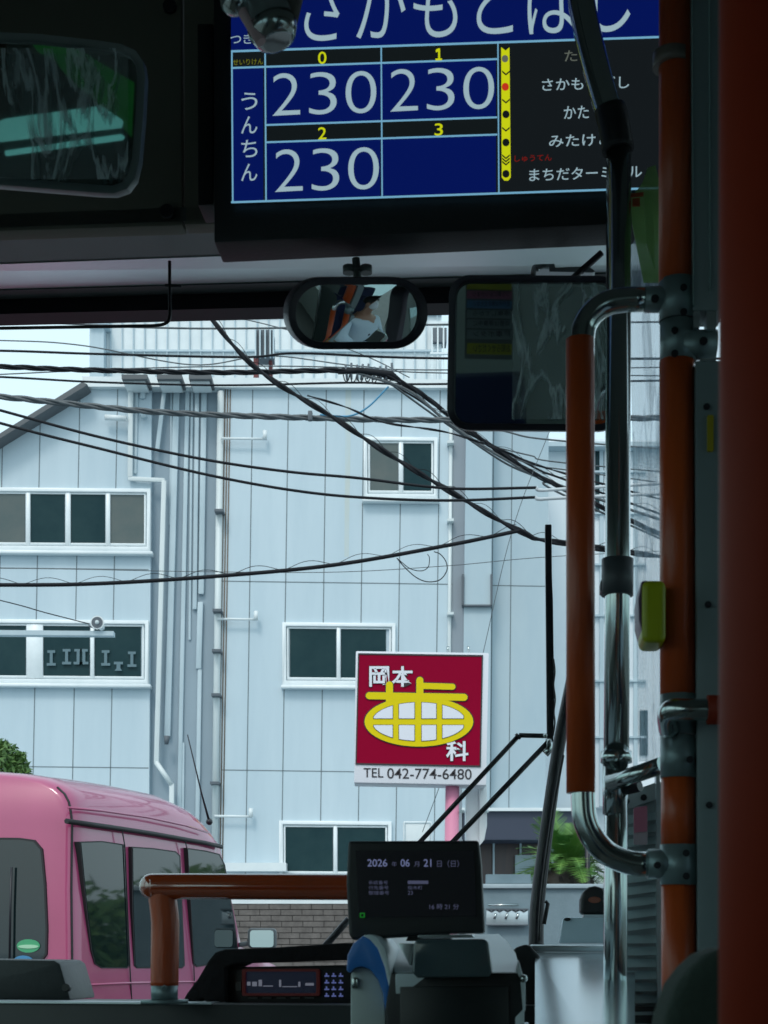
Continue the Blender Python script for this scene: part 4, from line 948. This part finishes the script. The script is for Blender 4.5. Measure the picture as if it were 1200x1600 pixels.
for s_ in (-1, 1):
    wr = pts[11] if s_ < 0 else pts[15]; hp = [wr, wr+BF*.05+UP*.01]; he = [(0, 1)]; hr = [.026, (.038, .018)]
    for k in range(4):
        o_ = BR*((k-1.5)*.020); j = len(hp); hp += [wr+BF*.085+o_+UP*.012, wr+BF*.12+o_-UP*.005, wr+BF*.13+o_-UP*.03]; he += [(1, j), (j, j+1), (j+1, j+2)]; hr += [.010, .009, .008]
    j = len(hp); hp += [wr+BF*.045-BR*(s_*.04), wr+BF*.08-BR*(s_*.05)-UP*.012]; he += [(1, j), (j, j+1)]; hr += [.011, .009]
    skin_obj('hand', hp, he, hr, skin, per, levels=1)
st = thing('driving_seat', db(0, -.1, .4), 'dark blue driver seat reflected behind the driver', 'seat')
g = M(); g.box(db(0, -.20, 1.42), (.50, .10, .85)); g.build('backrest', seat_b, st, bevel=.04, seg=3)
g = M(); g.box(db(0, .12, .86), (.50, .5, .12)); g.build('cushion', seat_b, st, bevel=.03)
g = M(); g.box(db(0, -.2, 1.93), (.28, .09, .16)); g.build('headrest', seat_b, st, bevel=.03)
g = M(); g.tube([db(0, .1, .38), db(0, .1, .82)], .08, 14); g.build('pedestal', blackm, st)
sw = thing('steering_wheel', db(0, .55, 1.15), 'large black steering wheel in front of the driver', 'steering wheel')
c = db(0, .53, 1.02); tl = (UP*.85-BF*.5).normalized(); e1 = BR; e2 = tl.cross(e1).normalized()
g = M(); g.tube([c+(e1*math.cos(2*math.pi*k/40)+e2*math.sin(2*math.pi*k/40))*.22 for k in range(41)], .014, 10, cap=False); g.build('rim', blackm, sw)
g = M(); 
for k in range(3): an = 2*math.pi*k/3+.5; g.tube([c-tl*.04, c+(e1*math.cos(an)+e2*math.sin(an))*.22], .012, 8)
g.tube([c-tl*.02, c-tl*.7], .03, 10); g.build('spoke', blackm, sw)
# partition behind the driver and seats seen in the mirrors
pt = thing('driver_partition', bus(.8, .30, .4), 'grey partition with chrome rail behind the driver', 'partition')
g = M(); g.box(bus(.87, .32, 1.50), (.64, .03, 2.2)); g.build('panel', mat('partition_grey', (.045, .058, .056), .5), pt, bevel=.005)
g = M(); g.tube([bus(.53, .32, .4), bus(.53, .32, 2.9)], .016, 12); g.build('rail', chrome, pt)
for i, (x, y, lb) in enumerate(((-.75, -.9, 'front blue passenger seat by the left windows'), (-.75, -1.8, 'rear blue passenger seat by the left windows'))):
    st = thing('passenger_seat', bus(x, y, .4), lb, 'seat', 'passenger seats in the bus')
    g = M(); g.box(bus(x, y-.22, 1.15), (.45, .08, .7)); g.build('backrest', seat_b, st, bevel=.03)
    g = M(); g.box(bus(x, y, .8), (.45, .45, .1)); g.build('cushion', seat_b, st, bevel=.03)
    g = M(); g.box(bus(x, y, .57), (.3, .3, .36)); g.build('base', blackm, st)

# ---------------------------------------------------------------- outside: mirror stays and wiper in front of the windscreen
OP = B(2.78)
ms = thing('mirror_stay', OP.hit(858, 1300), 'black steel upright with two slanting braces outside the windscreen', 'bracket')
g = M(); g.slab([(851.5, 819), (862, 819), (864.5, 1160), (854.5, 1160)], OP, .02); g.build('upright', blackm, ms, bevel=.002)
g = M(); g.slab([(862, 890), (864, 940), (866, 1090), (864.5, 1158), (862, 1158), (862.5, 1090)], OP, .01, -.003)
g.tube(smooth_path([OP.hit(x, y, -.004) for x, y in ((865, 1030), (867, 1050), (865, 1070), (867.5, 1092), (865.5, 1112), (867, 1130), (864, 1150))], 5), .0016, 6)
g.build('cable', blackm, ms)
g = M(); hh = 4.6
g.tube([OP.hit(654, 1318), OP.hit(811, 1149)], pxr(4.6, OP), 4); g.tube([OP.hit(811, 1149), OP.hit(858, 1150)], pxr(4.6, OP), 4); g.tube([OP.hit(811, 1149), OP.hit(808, 1152)], pxr(5.5, OP), 8)
g.build('upper_brace', blackm, ms)
g = M(); g.tube([OP.hit(705, 1318), OP.hit(856, 1160)], pxr(5, OP), 4); g.build('lower_brace', blackm, ms)
g = M(); g.tube([OP.hit(858, 1155), OP.hit(858, 1172), OP.hit(852, 1178)], .007, 6); g.tube([OP.hit(849, 1150, -.01), OP.hit(855, 1150, -.01)], .004, 8); g.build('knuckle', chrome, ms)
OW = B(2.72)
wp = thing('windscreen_wiper', OW.hit(840, 1470), 'thick black wiper arm leaning outside the windscreen', 'wiper')
g = M(); g.tube(smooth_path([OW.hit(*p) for p in ((838, 1500), (838, 1450), (841, 1400), (851, 1320), (862, 1240), (874, 1160), (890, 1080), (908, 990))], 5), [pxr(12, OW)*(1-.25*k/35) for k in range(36)], 18); g.build('arm', blackm, wp)
g = M(); g.tube(smooth_path([OW.hit(*p, -.03) for p in ((842, 1470), (846, 1400), (862, 1280), (880, 1180))], 5), pxr(2.2, OW), 8); g.tube([OW.hit(852, 1408, -.02), OW.hit(856, 1412, -.02), OW.hit(850, 1444, -.02)], .0035, 6); g.build('hose', blackp, wp)
g = M(); g.tube([OW.hit(508, 1478), OW.hit(545, 1436)], pxr(5.5, OW), 8); o = g.build('windscreen_wiper', blackm); tag(o, 'black wiper blade end left of the ticket machine', 'wiper')

# ---------------------------------------------------------------- dashboard, left
dash = thing('dashboard', B(2.3).hit(300, 1600), 'dark dashboard along the bottom of the windscreen', 'dashboard')
g = M(); g.slab([(-400, 1562), (700, 1571), (700, 1800), (-400, 1800)], B(1.80), .05); g.build('counter_front', mat('counter', (.035, .040, .042), .4, col2=(.03, .034, .036), scale=20), dash, bevel=.004)
P0 = [B(1.8).hit(x, y) for x, y in ((-400, 1563.5), (1300, 1577))]; g = M(); g.prism([P0[0]+BF*.052, P0[1]+BF*.052, P0[1]+BF*.82-UP*.02, P0[0]+BF*.82-UP*.02], UP*-.02); g.build('counter_top', mat('counter_top', (.05, .055, .058), .35), dash)
g = M(); g.slab([(-400, 1561), (330, 1567), (330, 1569.5), (-400, 1564.5)], B(1.795), .05); g.build('edge_trim', alu, dash)
lb = thing('dash_box', B(1.95).hit(50, 1560), 'dark grey angular box on the dashboard at the far left', 'box')
g = M(); g.slab([(-120, 1497), (85, 1500), (94, 1506), (111, 1563), (-120, 1563)], B(1.95), .12); g.build('case', mat('box_grey', (.028, .036, .040), .45, bump=.05, bscale=150), lb, bevel=.006)
g = M(); g.tube([B(1.94).hit(102, 1543), B(1.94).hit(102.5, 1544)+BF*.01], .005, 10); g.build('knob', blackp, lb)
# orange rail
ORP = B(1.74)
orl = thing('orange_rail', ORP.hit(256, 1565), 'glossy orange horizontal handrail on a short bent leg', 'handrail')
rr_ = pxr(20.5, ORP)
g = M(); g.tube([ORP.hit(620, 1386)]+smooth_path([ORP.hit(*p) for p in ((560, 1386), (300, 1385), (252, 1385))], 4)+smooth_path([ORP.hit(*p) for p in ((243, 1385), (238, 1385.3))], 2), rr_, 26); g.ell(ORP.hit(238, 1385), (rr_, rr_, rr_), ax=(BR, BF, UP)); g.build('rail', orange_s, orl)
g = M(); g.tube(smooth_path([ORP.hit(*p, .004) for p in ((252, 1388), (254, 1405), (258, 1440), (257.5, 1500), (257, 1541))], 6), [pxr(22, ORP)]*7+[pxr(22, ORP)]*18, 24); g.build('leg', orange, orl)
g = M(); g.tube([ORP.hit(257, 1540), ORP.hit(257, 1562)], pxr(21, ORP), 24); g.tube([ORP.hit(257, 1562), ORP.hit(257, 1568)], pxr(37, ORP), 28); g.tube([ORP.hit(257, 1543, -.018), ORP.hit(257, 1545, -.024)], .003, 8)
g.build('flange', castm, orl)
# radio under the cloth
RD = B(1.90)
cl = thing('black_hood', RD.hit(430, 1565), 'black cloth-covered hood over the radio console', 'hood')
g = M(); hp_ = [(292, 1552), (286, 1563), (296, 1568), (318, 1560), (322, 1566), (352, 1566), (352, 1512), (366, 1506), (560, 1500), (560, 1473), (540, 1473), (480, 1477), (420, 1481), (352, 1483), (336, 1488), (325, 1502), (310, 1528)]
g.slab(hp_, RD, .14, -.02); g.build('cloth', blackc, cl, bevel=.006, seg=3)
ra = thing('radio_console', RD.hit(450, 1565), 'black radio console with a red-framed display and keypad', 'radio')
g = M(); g.slab([(350, 1512), (560, 1508), (560, 1572), (350, 1569)], RD, .12); g.build('case', blackp, ra, bevel=.004)
g = M(); RF = RD; g.ring(rr(378, 1514, 499, 1556, 3), rr(383, 1518, 494, 1552, 3), RF, .01, -.008); g.build('red_bezel', mat('red_bezel', (.07, .006, .008), .4, emis=(.012, .001, .001)), ra)
g = M(); g.slab(rect(383, 1518, 494, 1552), RF, .005, -.001); rs = g.build('display', mat('radio_lcd', (.006, .008, .016), .25, emis=(.004, .005, .012)), ra)
g = M()
for x0, y0, x1, y1 in ((386, 1534, 391, 1540), (394, 1534, 401, 1541), (404, 1531, 409, 1541), (411, 1540, 426, 1541.5), (436, 1531, 439, 1542), (441, 1541, 464, 1542.3), (466, 1534, 469, 1542), (477, 1536, 490, 1540)): g.slab(rect(x0, y0, x1, y1), RF, .002, -.005)
g.build('segment', mat('lcd_seg', (.01, .01, .01), .4, emis=S(92, 96, 108)), rs)
g = M()
for j in range(4):
    for i in range(3): g.slab(rect(507+i*11, 1524+j*10.4, 514+i*11, 1526.2+j*10.4), RF, .002, -.004)
    for i in range(3): g.slab(rect(509+i*11, 1520.5+j*10.4, 511+i*11, 1524+j*10.4), RF, .002, -.004)
g.build('keypad', mat('key_glow', (.01, .01, .01), .4, emis=S(74, 84, 132)), ra)
g = M()
for i in range(5): g.slab(rect(388+i*22, 1558, 402+i*22, 1560.5), RF, .003, -.004)
g.slab(rr(368, 1534, 377, 1548, 2), RF, .004, -.005); g.build('button', mat('key_dim', (.07, .07, .07), .5), ra)

# ---------------------------------------------------------------- ticket machine
TM = B(1.55)
fb = thing('fare_box', TM.hit(680, 1600), 'grey and blue fare box with smoked hood, screen mounted above', 'fare box')
g = M(); g.slab([(548, 1520), (556, 1512), (567, 1511), (580, 1516), (592, 1532), (600, 1555), (602, 1580), (604, 1700), (547, 1700)], TM, .2, -.005); g.build('side_body', beige, fb, bevel=.003)
g = M(); g.slab([(541, 1516), (543, 1492), (552, 1474), (566, 1463), (576, 1461), (590, 1476), (601, 1494), (608, 1520), (613, 1546), (613, 1582), (602, 1578), (598, 1552), (590, 1530), (578, 1515), (566, 1510), (553, 1513), (546, 1521)], TM, .2, -.02); g.build('blue_shoulder', bluep, fb, bevel=.004)
TT = Pl(TM.hit(700, 1522, -.03), BF*.13-UP*.99)
g = M(); g.slab([(566, 1462), (577, 1460), (586, 1462), (602, 1482), (611, 1518), (614, 1550), (607, 1540), (601, 1512), (590, 1482), (578, 1468)], TM, .2, -.026); g.build('silver_arch', silver, fb, bevel=.003); g = M(); g.slab([(584, 1461), (780, 1459), (793, 1470), (806, 1488), (812, 1510), (811, 1521), (618, 1522), (610, 1500), (602, 1480)], TT, .02, 0); g.build('silver_top', silver, fb, bevel=.002)
g = M(); g.slab([(611, 1520), (806, 1519), (815, 1527), (819, 1580), (819, 1700), (614, 1700), (601, 1580), (604, 1560)], TM, .2, -.03); g.build('front', blackp, fb, bevel=.004)
g = M(); g.slab([(625, 1542), (795, 1540), (797, 1700), (625, 1700)], TM, .01, -.034); g.build('front_panel', mat('front_black', (.006, .010, .012), .3), fb, bevel=.001)
g = M(); g.slab([(805, 1590), (819, 1575), (821, 1700), (805, 1700)], TM, .02, -.033); g.slab([(810, 1500), (818, 1527), (821, 1532), (821, 1580), (817, 1580), (813, 1530), (806, 1516)], TM, .2, -.034); g.build('edge_trim', silver, fb, bevel=.002)
g = M(); g.slab([(651, 1468), (757, 1467), (763, 1472), (769, 1519), (764, 1527), (652, 1528), (644, 1520), (646, 1475)], TM, .06, -.06); g.build('smoked_hood', clear_dk, fb, bevel=.008, seg=3)
g = M(); g.slab([(652, 1461), (738, 1460), (740, 1464), (652, 1465)], TM, .08, -.05); g.slab([(622, 1474), (646, 1474), (643, 1506), (640, 1509)], TM, .04, -.045); g.build('slot_cover', alu, fb, bevel=.002)
g = M(); g.slab([(549, 1527), (558.5, 1527), (558.5, 1545), (549, 1545)], TM, .01, -.012); g.build('latch', chrome, fb, bevel=.002)
g = M(); g.ell(TM.hit(818, 1529, -.04), (.004, .004, .004)); g.build('lock', chrome, fb)
MP = B(1.60)
mt = thing('fare_terminal', MP.hit(650, 1462), 'dark tablet-like screen showing the date on top of the fare box', 'screen')
g = M(); g.slab([(544, 1314), (748, 1313), (752, 1350), (757, 1458), (700, 1459), (551, 1469), (545, 1460), (541, 1380)], MP, .05); g.build('housing', blackp, mt, bevel=.006, seg=3)
g = M(); g.slab([(556, 1329), (741, 1329), (744, 1432), (561, 1434)], MP, .004, -.0015); ts = g.build('screen', mat('terminal_screen', (.003, .003, .004), .2, emis=(.0018, .0022, .003)), mt)
g = M()
for s_, x0, x1, y0, y1 in (('2026', 574, 605, 1342.5, 1354), ('06', 626, 640, 1342.5, 1354), ('21', 662, 674, 1342.5, 1354)): T('date_digits', scr_t, ts, s_, x0, y0, x1, y1, MP, -.005, .008)
g = M()
for s_, x0, x1, y0, y1 in (('年', 612, 620, 1346, 1354), ('月', 647, 655, 1346, 1354), ('日（日）', 683, 717, 1344, 1355), ('系統番号', 576, 606, 1376, 1382), ('行先番号', 576, 607, 1384, 1390), ('整理番号', 576, 608, 1392, 1398), ('桜木町', 637, 660, 1384, 1390), ('23', 637, 645, 1392, 1398), ('16 時 21 分', 671, 717, 1412, 1421)):
    T('small_text', scr_td, ts, s_, x0, y0, x1, y1, MP, -.005, .0)
g.slab(rect(637, 1376, 669, 1381), MP, .002, -.006); g.build('text_block', scr_td, ts)
g = M(); g.ring(rr(562, 1426, 570, 1434, 1), rr(564, 1428, 568, 1432, 1), MP, .002, -.006); g.build('status_icon', scr_gn, ts)
g = M(); g.slab([(640, 1459), (700, 1458), (706, 1470), (634, 1470)], MP, .04, .01); g.build('neck', blackp, mt)

# ---------------------------------------------------------------- right-hand console by the door
RC = B(2.05)
rc = thing('right_console', RC.hit(880, 1600), 'bright brushed metal console with a black slanting edge', 'console')
g = M(); g.slab([(826, 1476), (990, 1477), (990, 1488), (838, 1487)], RC, .25, 0); g.build('top_rail', alu, rc, bevel=.004)
P1 = [RC.hit(840, 1488, .005), RC.hit(990, 1489, .005), RC.hit(990, 1800, -.18), RC.hit(960, 1800, -.18)]
RN = B(1.10)
g = M(); g.prism([RC.hit(836, 1488, -.002), RC.hit(992, 1489, -.002), RN.hit(992, 1740), RN.hit(836, 1740)], UP*-.012); g.build('alu_sheet', sheet_m, rc)
g = M(); g.slab([(799, 1488), (806, 1480), (822, 1475), (829, 1478), (842, 1492), (905, 1610), (990, 1760), (990, 1800), (880, 1800), (826, 1600), (813, 1525)], RC, .2, -.06); g.build('black_edge', blackp, rc, bevel=.008, seg=3)
bz = thing('door_buzzer', B(2.2).hit(925, 1432), 'black domed buzzer with a small orange reflection on the ledge', 'buzzer')
BZ = B(2.2)
g = M(); g.slab([(907, 1428), (907, 1405), (911, 1393), (920, 1386), (930, 1384), (941, 1387), (949, 1396), (952, 1410), (952, 1430)], BZ, .05); g.build('dome', blackp, bz, bevel=.006, seg=3)
g = M(); g.slab(elx(929, 1406, 10, 5), BZ, .01, -.006); g.build('lens', mat('amber_reflection', (.22, .06, .03), .15), bz)  # orange reflection on the dome, coloured in as a small disc
g = M(); g.slab(rect(912, 1429, 950, 1433), BZ, .05, .0); g.build('base', alu, bz)
cb = thing('console_flap', B(2.3).hit(910, 1475), 'pale blue-grey flap with a dark round hole under the buzzer', 'flap')
g = M(); g.slab([(881, 1433), (960, 1433), (960, 1474), (873, 1474), (879, 1437)], B(2.3), .02); g.build('plate', mat('flap_paint', (.52, .64, .72), .4, col2=(.46, .58, .66), scale=12), cb, bevel=.004)
g = M(); g.slab(elx(886.5, 1436.5, 5, 2.8), B(2.3), .004, -.003); g.build('hole', blackp, cb)

# silver pole
SPL = B(1.80)
spo = thing('silver_pole', SPL.hit(965, 1600), 'stainless vertical pole with a black sleeve and a bent top', 'pole')
rp = pxr(19.5, SPL)
g = M(); g.tube([SPL.hit(967, 230), SPL.hit(965, 900), SPL.hit(963, 1190)], rp, 28); g.build('tube', chrome, spo)
g = M(); g.tube([SPL.hit(963, 1190), SPL.hit(962, 1400), SPL.hit(960, 1800)], rp*.93, 28); g.build('lower_tube', chrome, spo)
g = M(); g.tube(smooth_path([SPL.hit(*p) for p in ((898, -80), (908, 0), (920, 60), (938, 130), (953, 180), (961, 205))], 6), rp*1.1, 28); g.build('bent_top', chrome, spo)
g = M(); g.tube(smooth_path([SPL.hit(*p) for p in ((953, 170), (960, 200), (966, 236))], 4), rp*1.28, 24); g.build('black_sleeve', blackp, spo)
g = M(); g.tube([SPL.hit(965, 874), SPL.hit(964.5, 931)], pxr(24.5, SPL), 28); g.slab(rr(938, 905, 950, 926, 5), SPL, .02, .0); g.build('sleeve', mat('sleeve_grey', (.055, .065, .075), .5), spo)
g = M(); g.tube([SPL.hit(963, 1174), SPL.hit(963, 1192)], pxr(24, SPL), 28); g.tube([SPL.hit(961, 1192), SPL.hit(961, 1272)], pxr(19, SPL), 24)
g.tube([SPL.hit(944, 1228, -.01), SPL.hit(955, 1228, -.01)], .012, 14); g.build('clamp', chrome, spo)
# chrome cross bar from the clamp to the right
cbp = thing('chrome_crossbar', SPL.hit(990, 1215), 'short chrome bar joining the silver pole to the door frame', 'bar')
g = M(); g.tube([SPL.hit(952, 1224, -.02), SPL.hit(1034, 1196, -.06)], pxr(13, SPL), 20); g.build('bar', chrome, cbp)
g = M(); g.tube([SPL.hit(958, 1238, .0), SPL.hit(1000, 1228, -.02)], pxr(9, SPL), 16); g.build('stub', blackm, cbp)

# louvred panel
LV = B(1.86)
lv = thing('louvred_panel', LV.hit(1000, 1600), 'grey metal panel with horizontal louvres beside the orange pole', 'panel')
g = M(); g.slab([(968, 1243), (1026, 1222), (1034, 1222), (1038, 1800), (974, 1800)], LV, .03); g.build('sheet', mat('louvre_sheet', (.36, .42, .44), .35, metal=.3), lv)
g = M(); y = 1272
while y < 1620:
    s_ = -.16 if y < 1450 else -.02
    a_ = LV.hit(975, y+3); b_ = LV.hit(1029, y+3+54*s_*.8); d_ = UP*-pxr(13, LV)
    g.prism([a_-BF*.001, b_-BF*.001, b_+d_-BF*.012, a_+d_-BF*.012], BF*.003); g.add([a_+d_-BF*.012, b_+d_-BF*.012, b_+d_, a_+d_], [[0, 1, 2, 3]]); y += 18.6
g.build('louvre', mat('louvre_metal', (.62, .72, .74), .3, metal=.35, col2=(.54, .64, .66), scale=10), lv)
g = M(); g.slab([(1025, 1200), (1031, 1200), (1035, 1800), (1029, 1800)], LV, .02, -.018); g.slab([(968, 1243), (1028, 1222), (1028, 1248), (969, 1268)], LV, .01, -.01); g.build('edge', alu, lv)
g = M(); g.slab(rr(990, 1260, 1012, 1320, 4), LV, .004, -.02); g.build('handle_plate', mat('plate_pinkish', (.42, .34, .38), .25), lv)
g = M(); g.slab([(990, 1263), (1011, 1259), (1011, 1299), (991, 1301)], LV, .002, -.022); g.build('pink_card', mat('pink_card', (.50, .16, .24), .5), lv)
g = M()
for x, y in ((979, 1252), (1006, 1246)): g.tube([LV.hit(x, y, -.012), LV.hit(x, y, -.016)], .004, 8)
g.build('screw', blackm, lv)

# vinyl curtain
g = M(); VP = B(1.95); nx, ny = 26, 90; P = []
for j in range(ny+1):
    for i in range(nx+1):
        y = 280+(1190-280)*j/ny; x0 = 980+(18 if y > 500 else 10)*(j/ny); x1 = 1048; x = x0+(x1-x0)*i/nx
        f_ = math.sin(i*.9+noise.noise(V((0, j*.06, 1)))*3)*.010+noise.fractal(V((x*.03, y*.008, 2)), 1, 2, 3)*.012
        P.append(VP.hit(x, y, f_))
g.add(P, [[j*(nx+1)+i, j*(nx+1)+i+1, (j+1)*(nx+1)+i+1, (j+1)*(nx+1)+i] for j in range(ny) for i in range(nx)], True)
o = g.build('vinyl_curtain', vinyl); tag(o, 'clear wrinkled vinyl sheet hanging behind the orange pole', 'curtain')
g = M(); GL = B(1.82); g.slab([(1012, 262), (1024, 258), (1032, 290), (1030, 440), (1006, 440), (998, 400), (988, 350), (986, 310), (1004, 285)], GL, .004); g.slab([(1006, 300), (1020, 296), (1024, 420), (1010, 380)], GL, .004, -.02); o = g.build('green_leaflet', green_p); tag(o, 'green paper leaflet hanging behind the orange pole', 'leaflet')
g = M(); g.slab([(986, 302), (1006, 300), (1006, 305), (986, 307)], GL, .003, -.01); g.slab([(988, 310), (1000, 309), (1000, 321), (988, 321)], GL, .003, -.01); o = g.build('red_label', mat('red_label', (.45, .08, .03), .5)); tag(o, 'small red label near the display lower right corner', 'label')

# ---------------------------------------------------------------- orange poles with grey joints
OPP = B(1.48)
op = thing('orange_handrail', OPP.hit(1060, 1600), 'vertical orange pole with grey joints and attached orange grab handle', 'handrail')
r1 = pxr(26.5, OPP); r2 = pxr(29, OPP)
def seg(name, x0, y0, x1, y1, r, m_, pl=OPP, n=30): g = M(); g.tube([pl.hit(x0, y0), pl.hit((x0+x1)/2, (y0+y1)/2), pl.hit(x1, y1)], r, n); return g.build(name, m_, op)
seg('grip', 1056, -60, 1056, 442, r1, orange); seg('grip', 1057.5, 565, 1059, 1088, r1*1.02, orange); seg('grip', 1060, 1214, 1060, 1322, r1, orange); seg('grip', 1060.5, 1380, 1061, 1700, r1, orange)
seg('clear_band', 1050, 84, 1050, 106, r1*1.13, mat('tape', (.16, .13, .11), .3))
def bolts(par, lst):
    g = M()
    for x, y in lst:
        p = OPP.hit(x, y, -r2+.001); g.tube([p+BF*.003, p-BF*.0025], .0034, 10); g.tube([p-BF*.0025, p-BF*.003], .0018, 6)
    g.build('bolt', blackm, par)
g = M(); g.tube([OPP.hit(1059, 440), OPP.hit(1059, 503)], r2, 30); g.tube([OPP.hit(1008, 468), OPP.hit(1050, 468)], pxr(20, OPP), 26); j1 = g.build('joint', castm, op); bolts(j1, ((1068, 450), (1068, 488))); 
g = M(); g.tube([OPP.hit(1059.5, 505), OPP.hit(1059.5, 566)], r2*.97, 30); g.tube([OPP.hit(1066, 539, -.004), OPP.hit(1119, 539, -.004)], pxr(23, OPP), 26); j2 = g.build('joint', castm, op); bolts(j2, ((1054, 517), (1054, 553)))
g = M(); g.tube([OPP.hit(1060, 1086), OPP.hit(1060, 1149)], r2*.97, 30); g.build('joint', castm, op)
g = M(); g.tube([OPP.hit(1060.5, 1151), OPP.hit(1060.5, 1216)], r2*.97, 30); j4 = g.build('joint', castm, op); bolts(j4, ((1078, 1187),))
g = M(); g.tube([OPP.hit(1061, 1320), OPP.hit(1061, 1383)], r2, 30); g.tube([OPP.hit(1012, 1350), OPP.hit(1052, 1350)], pxr(23, OPP), 26); j5 = g.build('joint', castm, op); bolts(j5, ((1072, 1333), (1072, 1369), (1027, 1352)))
p = OPP.hit(1023, 468, -pxr(20, OPP)+.001); g = M(); g.tube([p, p-BF*.003], .004, 10); g.build('bolt', blackm, j1)
p = OPP.hit(1099, 534, -pxr(23, OPP)-.003); g = M(); g.tube([p, p-BF*.003], .004, 10); g.build('bolt', blackm, j2)
# chrome elbow towards the camera side
g = M(); q = smooth_path([OPP.hit(1046, 1140, -.015), OPP.hit(1044, 1118, -.035), OPP.hit(1052, 1109, -.045), OPP.hit(1075, 1109, -.05), OPP.hit(1108, 1109, -.05), OPP.hit(1140, 1109, -.05)], 5); g.tube(q, pxr(16.5, OPP), 24); g.build('elbow', chrome, op)
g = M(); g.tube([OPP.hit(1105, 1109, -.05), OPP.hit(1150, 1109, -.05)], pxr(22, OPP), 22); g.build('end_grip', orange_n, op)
# grab handle
r3 = pxr(19, OPP)
g = M(); q = [OPP.hit(910, 560), OPP.hit(910, 545)]+smooth_path([OPP.hit(*p) for p in ((910, 530), (914, 508), (927, 488), (948, 474), (975, 468.5), (992, 468))], 6)+[OPP.hit(1012, 468)]
g.tube(q, r3, 26); g.build('upper_bend', chrome, op)
g = M(); q = [OPP.hit(911, 1215), OPP.hit(911, 1238)]+smooth_path([OPP.hit(*p) for p in ((911, 1248), (914, 1280), (927, 1310), (950, 1334), (980, 1347), (1000, 1350))], 6)+[OPP.hit(1016, 1350)]
g.tube(q, r3, 26); g.build('lower_bend', chrome, op)
g = M(); g.tube([OPP.hit(906.5, 531), OPP.hit(907, 880), OPP.hit(907.5, 1239)], pxr(22.3, OPP), 30); g.build('grip', orange, op)
# bell push
sb = thing('stop_button', OPP.hit(1020, 955), 'yellow-green stop button clamped to the orange pole', 'button')
g = M(); g.slab(rr(1003, 906, 1041, 1003, 11), OPP, .05, -.04); g.build('case', yel_b, sb, bevel=.006, seg=3)
g = M(); g.slab([(1002, 908), (1012, 906), (1010, 915), (1006, 940), (1006, 975), (1009, 990), (1003, 988), (998, 970), (997, 935)], OPP, .05, -.036); g.build('push_face', purp, sb, bevel=.002)

# grey door post right of the pole
GP_ = B(1.46)
gp = thing('grey_post', GP_.hit(1105, 1600), 'tall grey square post with screws and a small yellow tag', 'post')
g = M(); g.slab([(1080, -80), (1128, -80), (1130, 485), (1083, 485)], GP_, .04); g.slab([(1087, 563), (1130, 563), (1132, 1700), (1092, 1700)], GP_, .04); g.build('channel', post_m, gp, bevel=.0015)
g = M(); g.slab([(1080, -80), (1082, -80), (1084.5, 478), (1083, 478)], GP_, .005, -.003); g.slab([(1107, -80), (1109, -80), (1110.5, 454), (1109, 454)], GP_, .005, -.003)
g.build('bright_edge', mat('bright_edge', (.45, .62, .62), .25, metal=.6), gp)
g = M()
for x, y in ((1104, 636), (1106, 945), (1108, 1258), (1100, 1000)): 
    if y == 1000: continue
    p = GP_.hit(x, y, -.001); g.tube([p, p-BF*.002], .0032, 12)
g.build('screw', blackm, gp)
g = M(); g.slab(rr(1105, 648, 1115, 705, 3), GP_, .003, -.003); g.build('yellow_tag', mat('tag_yellow', (.35, .28, .01), .5), gp)
g = M(); g.slab(rect(1084, 486, 1093, 512), GP_, .02, .0); g.build('bracket', alu, gp); g = M(); g.slab(rect(1104, 486, 1119, 514), GP_, .02, .0); g.build('bracket', alu, gp); g = M(); g.slab(rect(1094, 560, 1119, 563.5), GP_, .02, -.002); g.build('bracket', alu, gp)

# near orange pole at the right edge (out of focus)
NP = B(.62)
npo = thing('near_orange_pole', NP.hit(1200, 1600), 'large out-of-focus orange pole filling the right edge', 'pole')
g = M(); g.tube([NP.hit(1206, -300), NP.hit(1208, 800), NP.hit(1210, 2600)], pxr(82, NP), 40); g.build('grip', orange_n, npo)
# dark seat corner, bottom right
SB = B(.80)
sbk = thing('seat_back', SB.hit(1120, 1600), 'dark green fabric seat corner, blurred at the lower right', 'seat')
g = M(); g.slab([(1032, 1640), (1040, 1590), (1058, 1540), (1080, 1512), (1102, 1492), (1130, 1480), (1400, 1470), (1400, 1900), (1030, 1900)], SB, .08); g.build('fabric', mat('seat_green', (.020, .034, .026), .95, bump=.3, bscale=200), sbk, bevel=.012, seg=4)
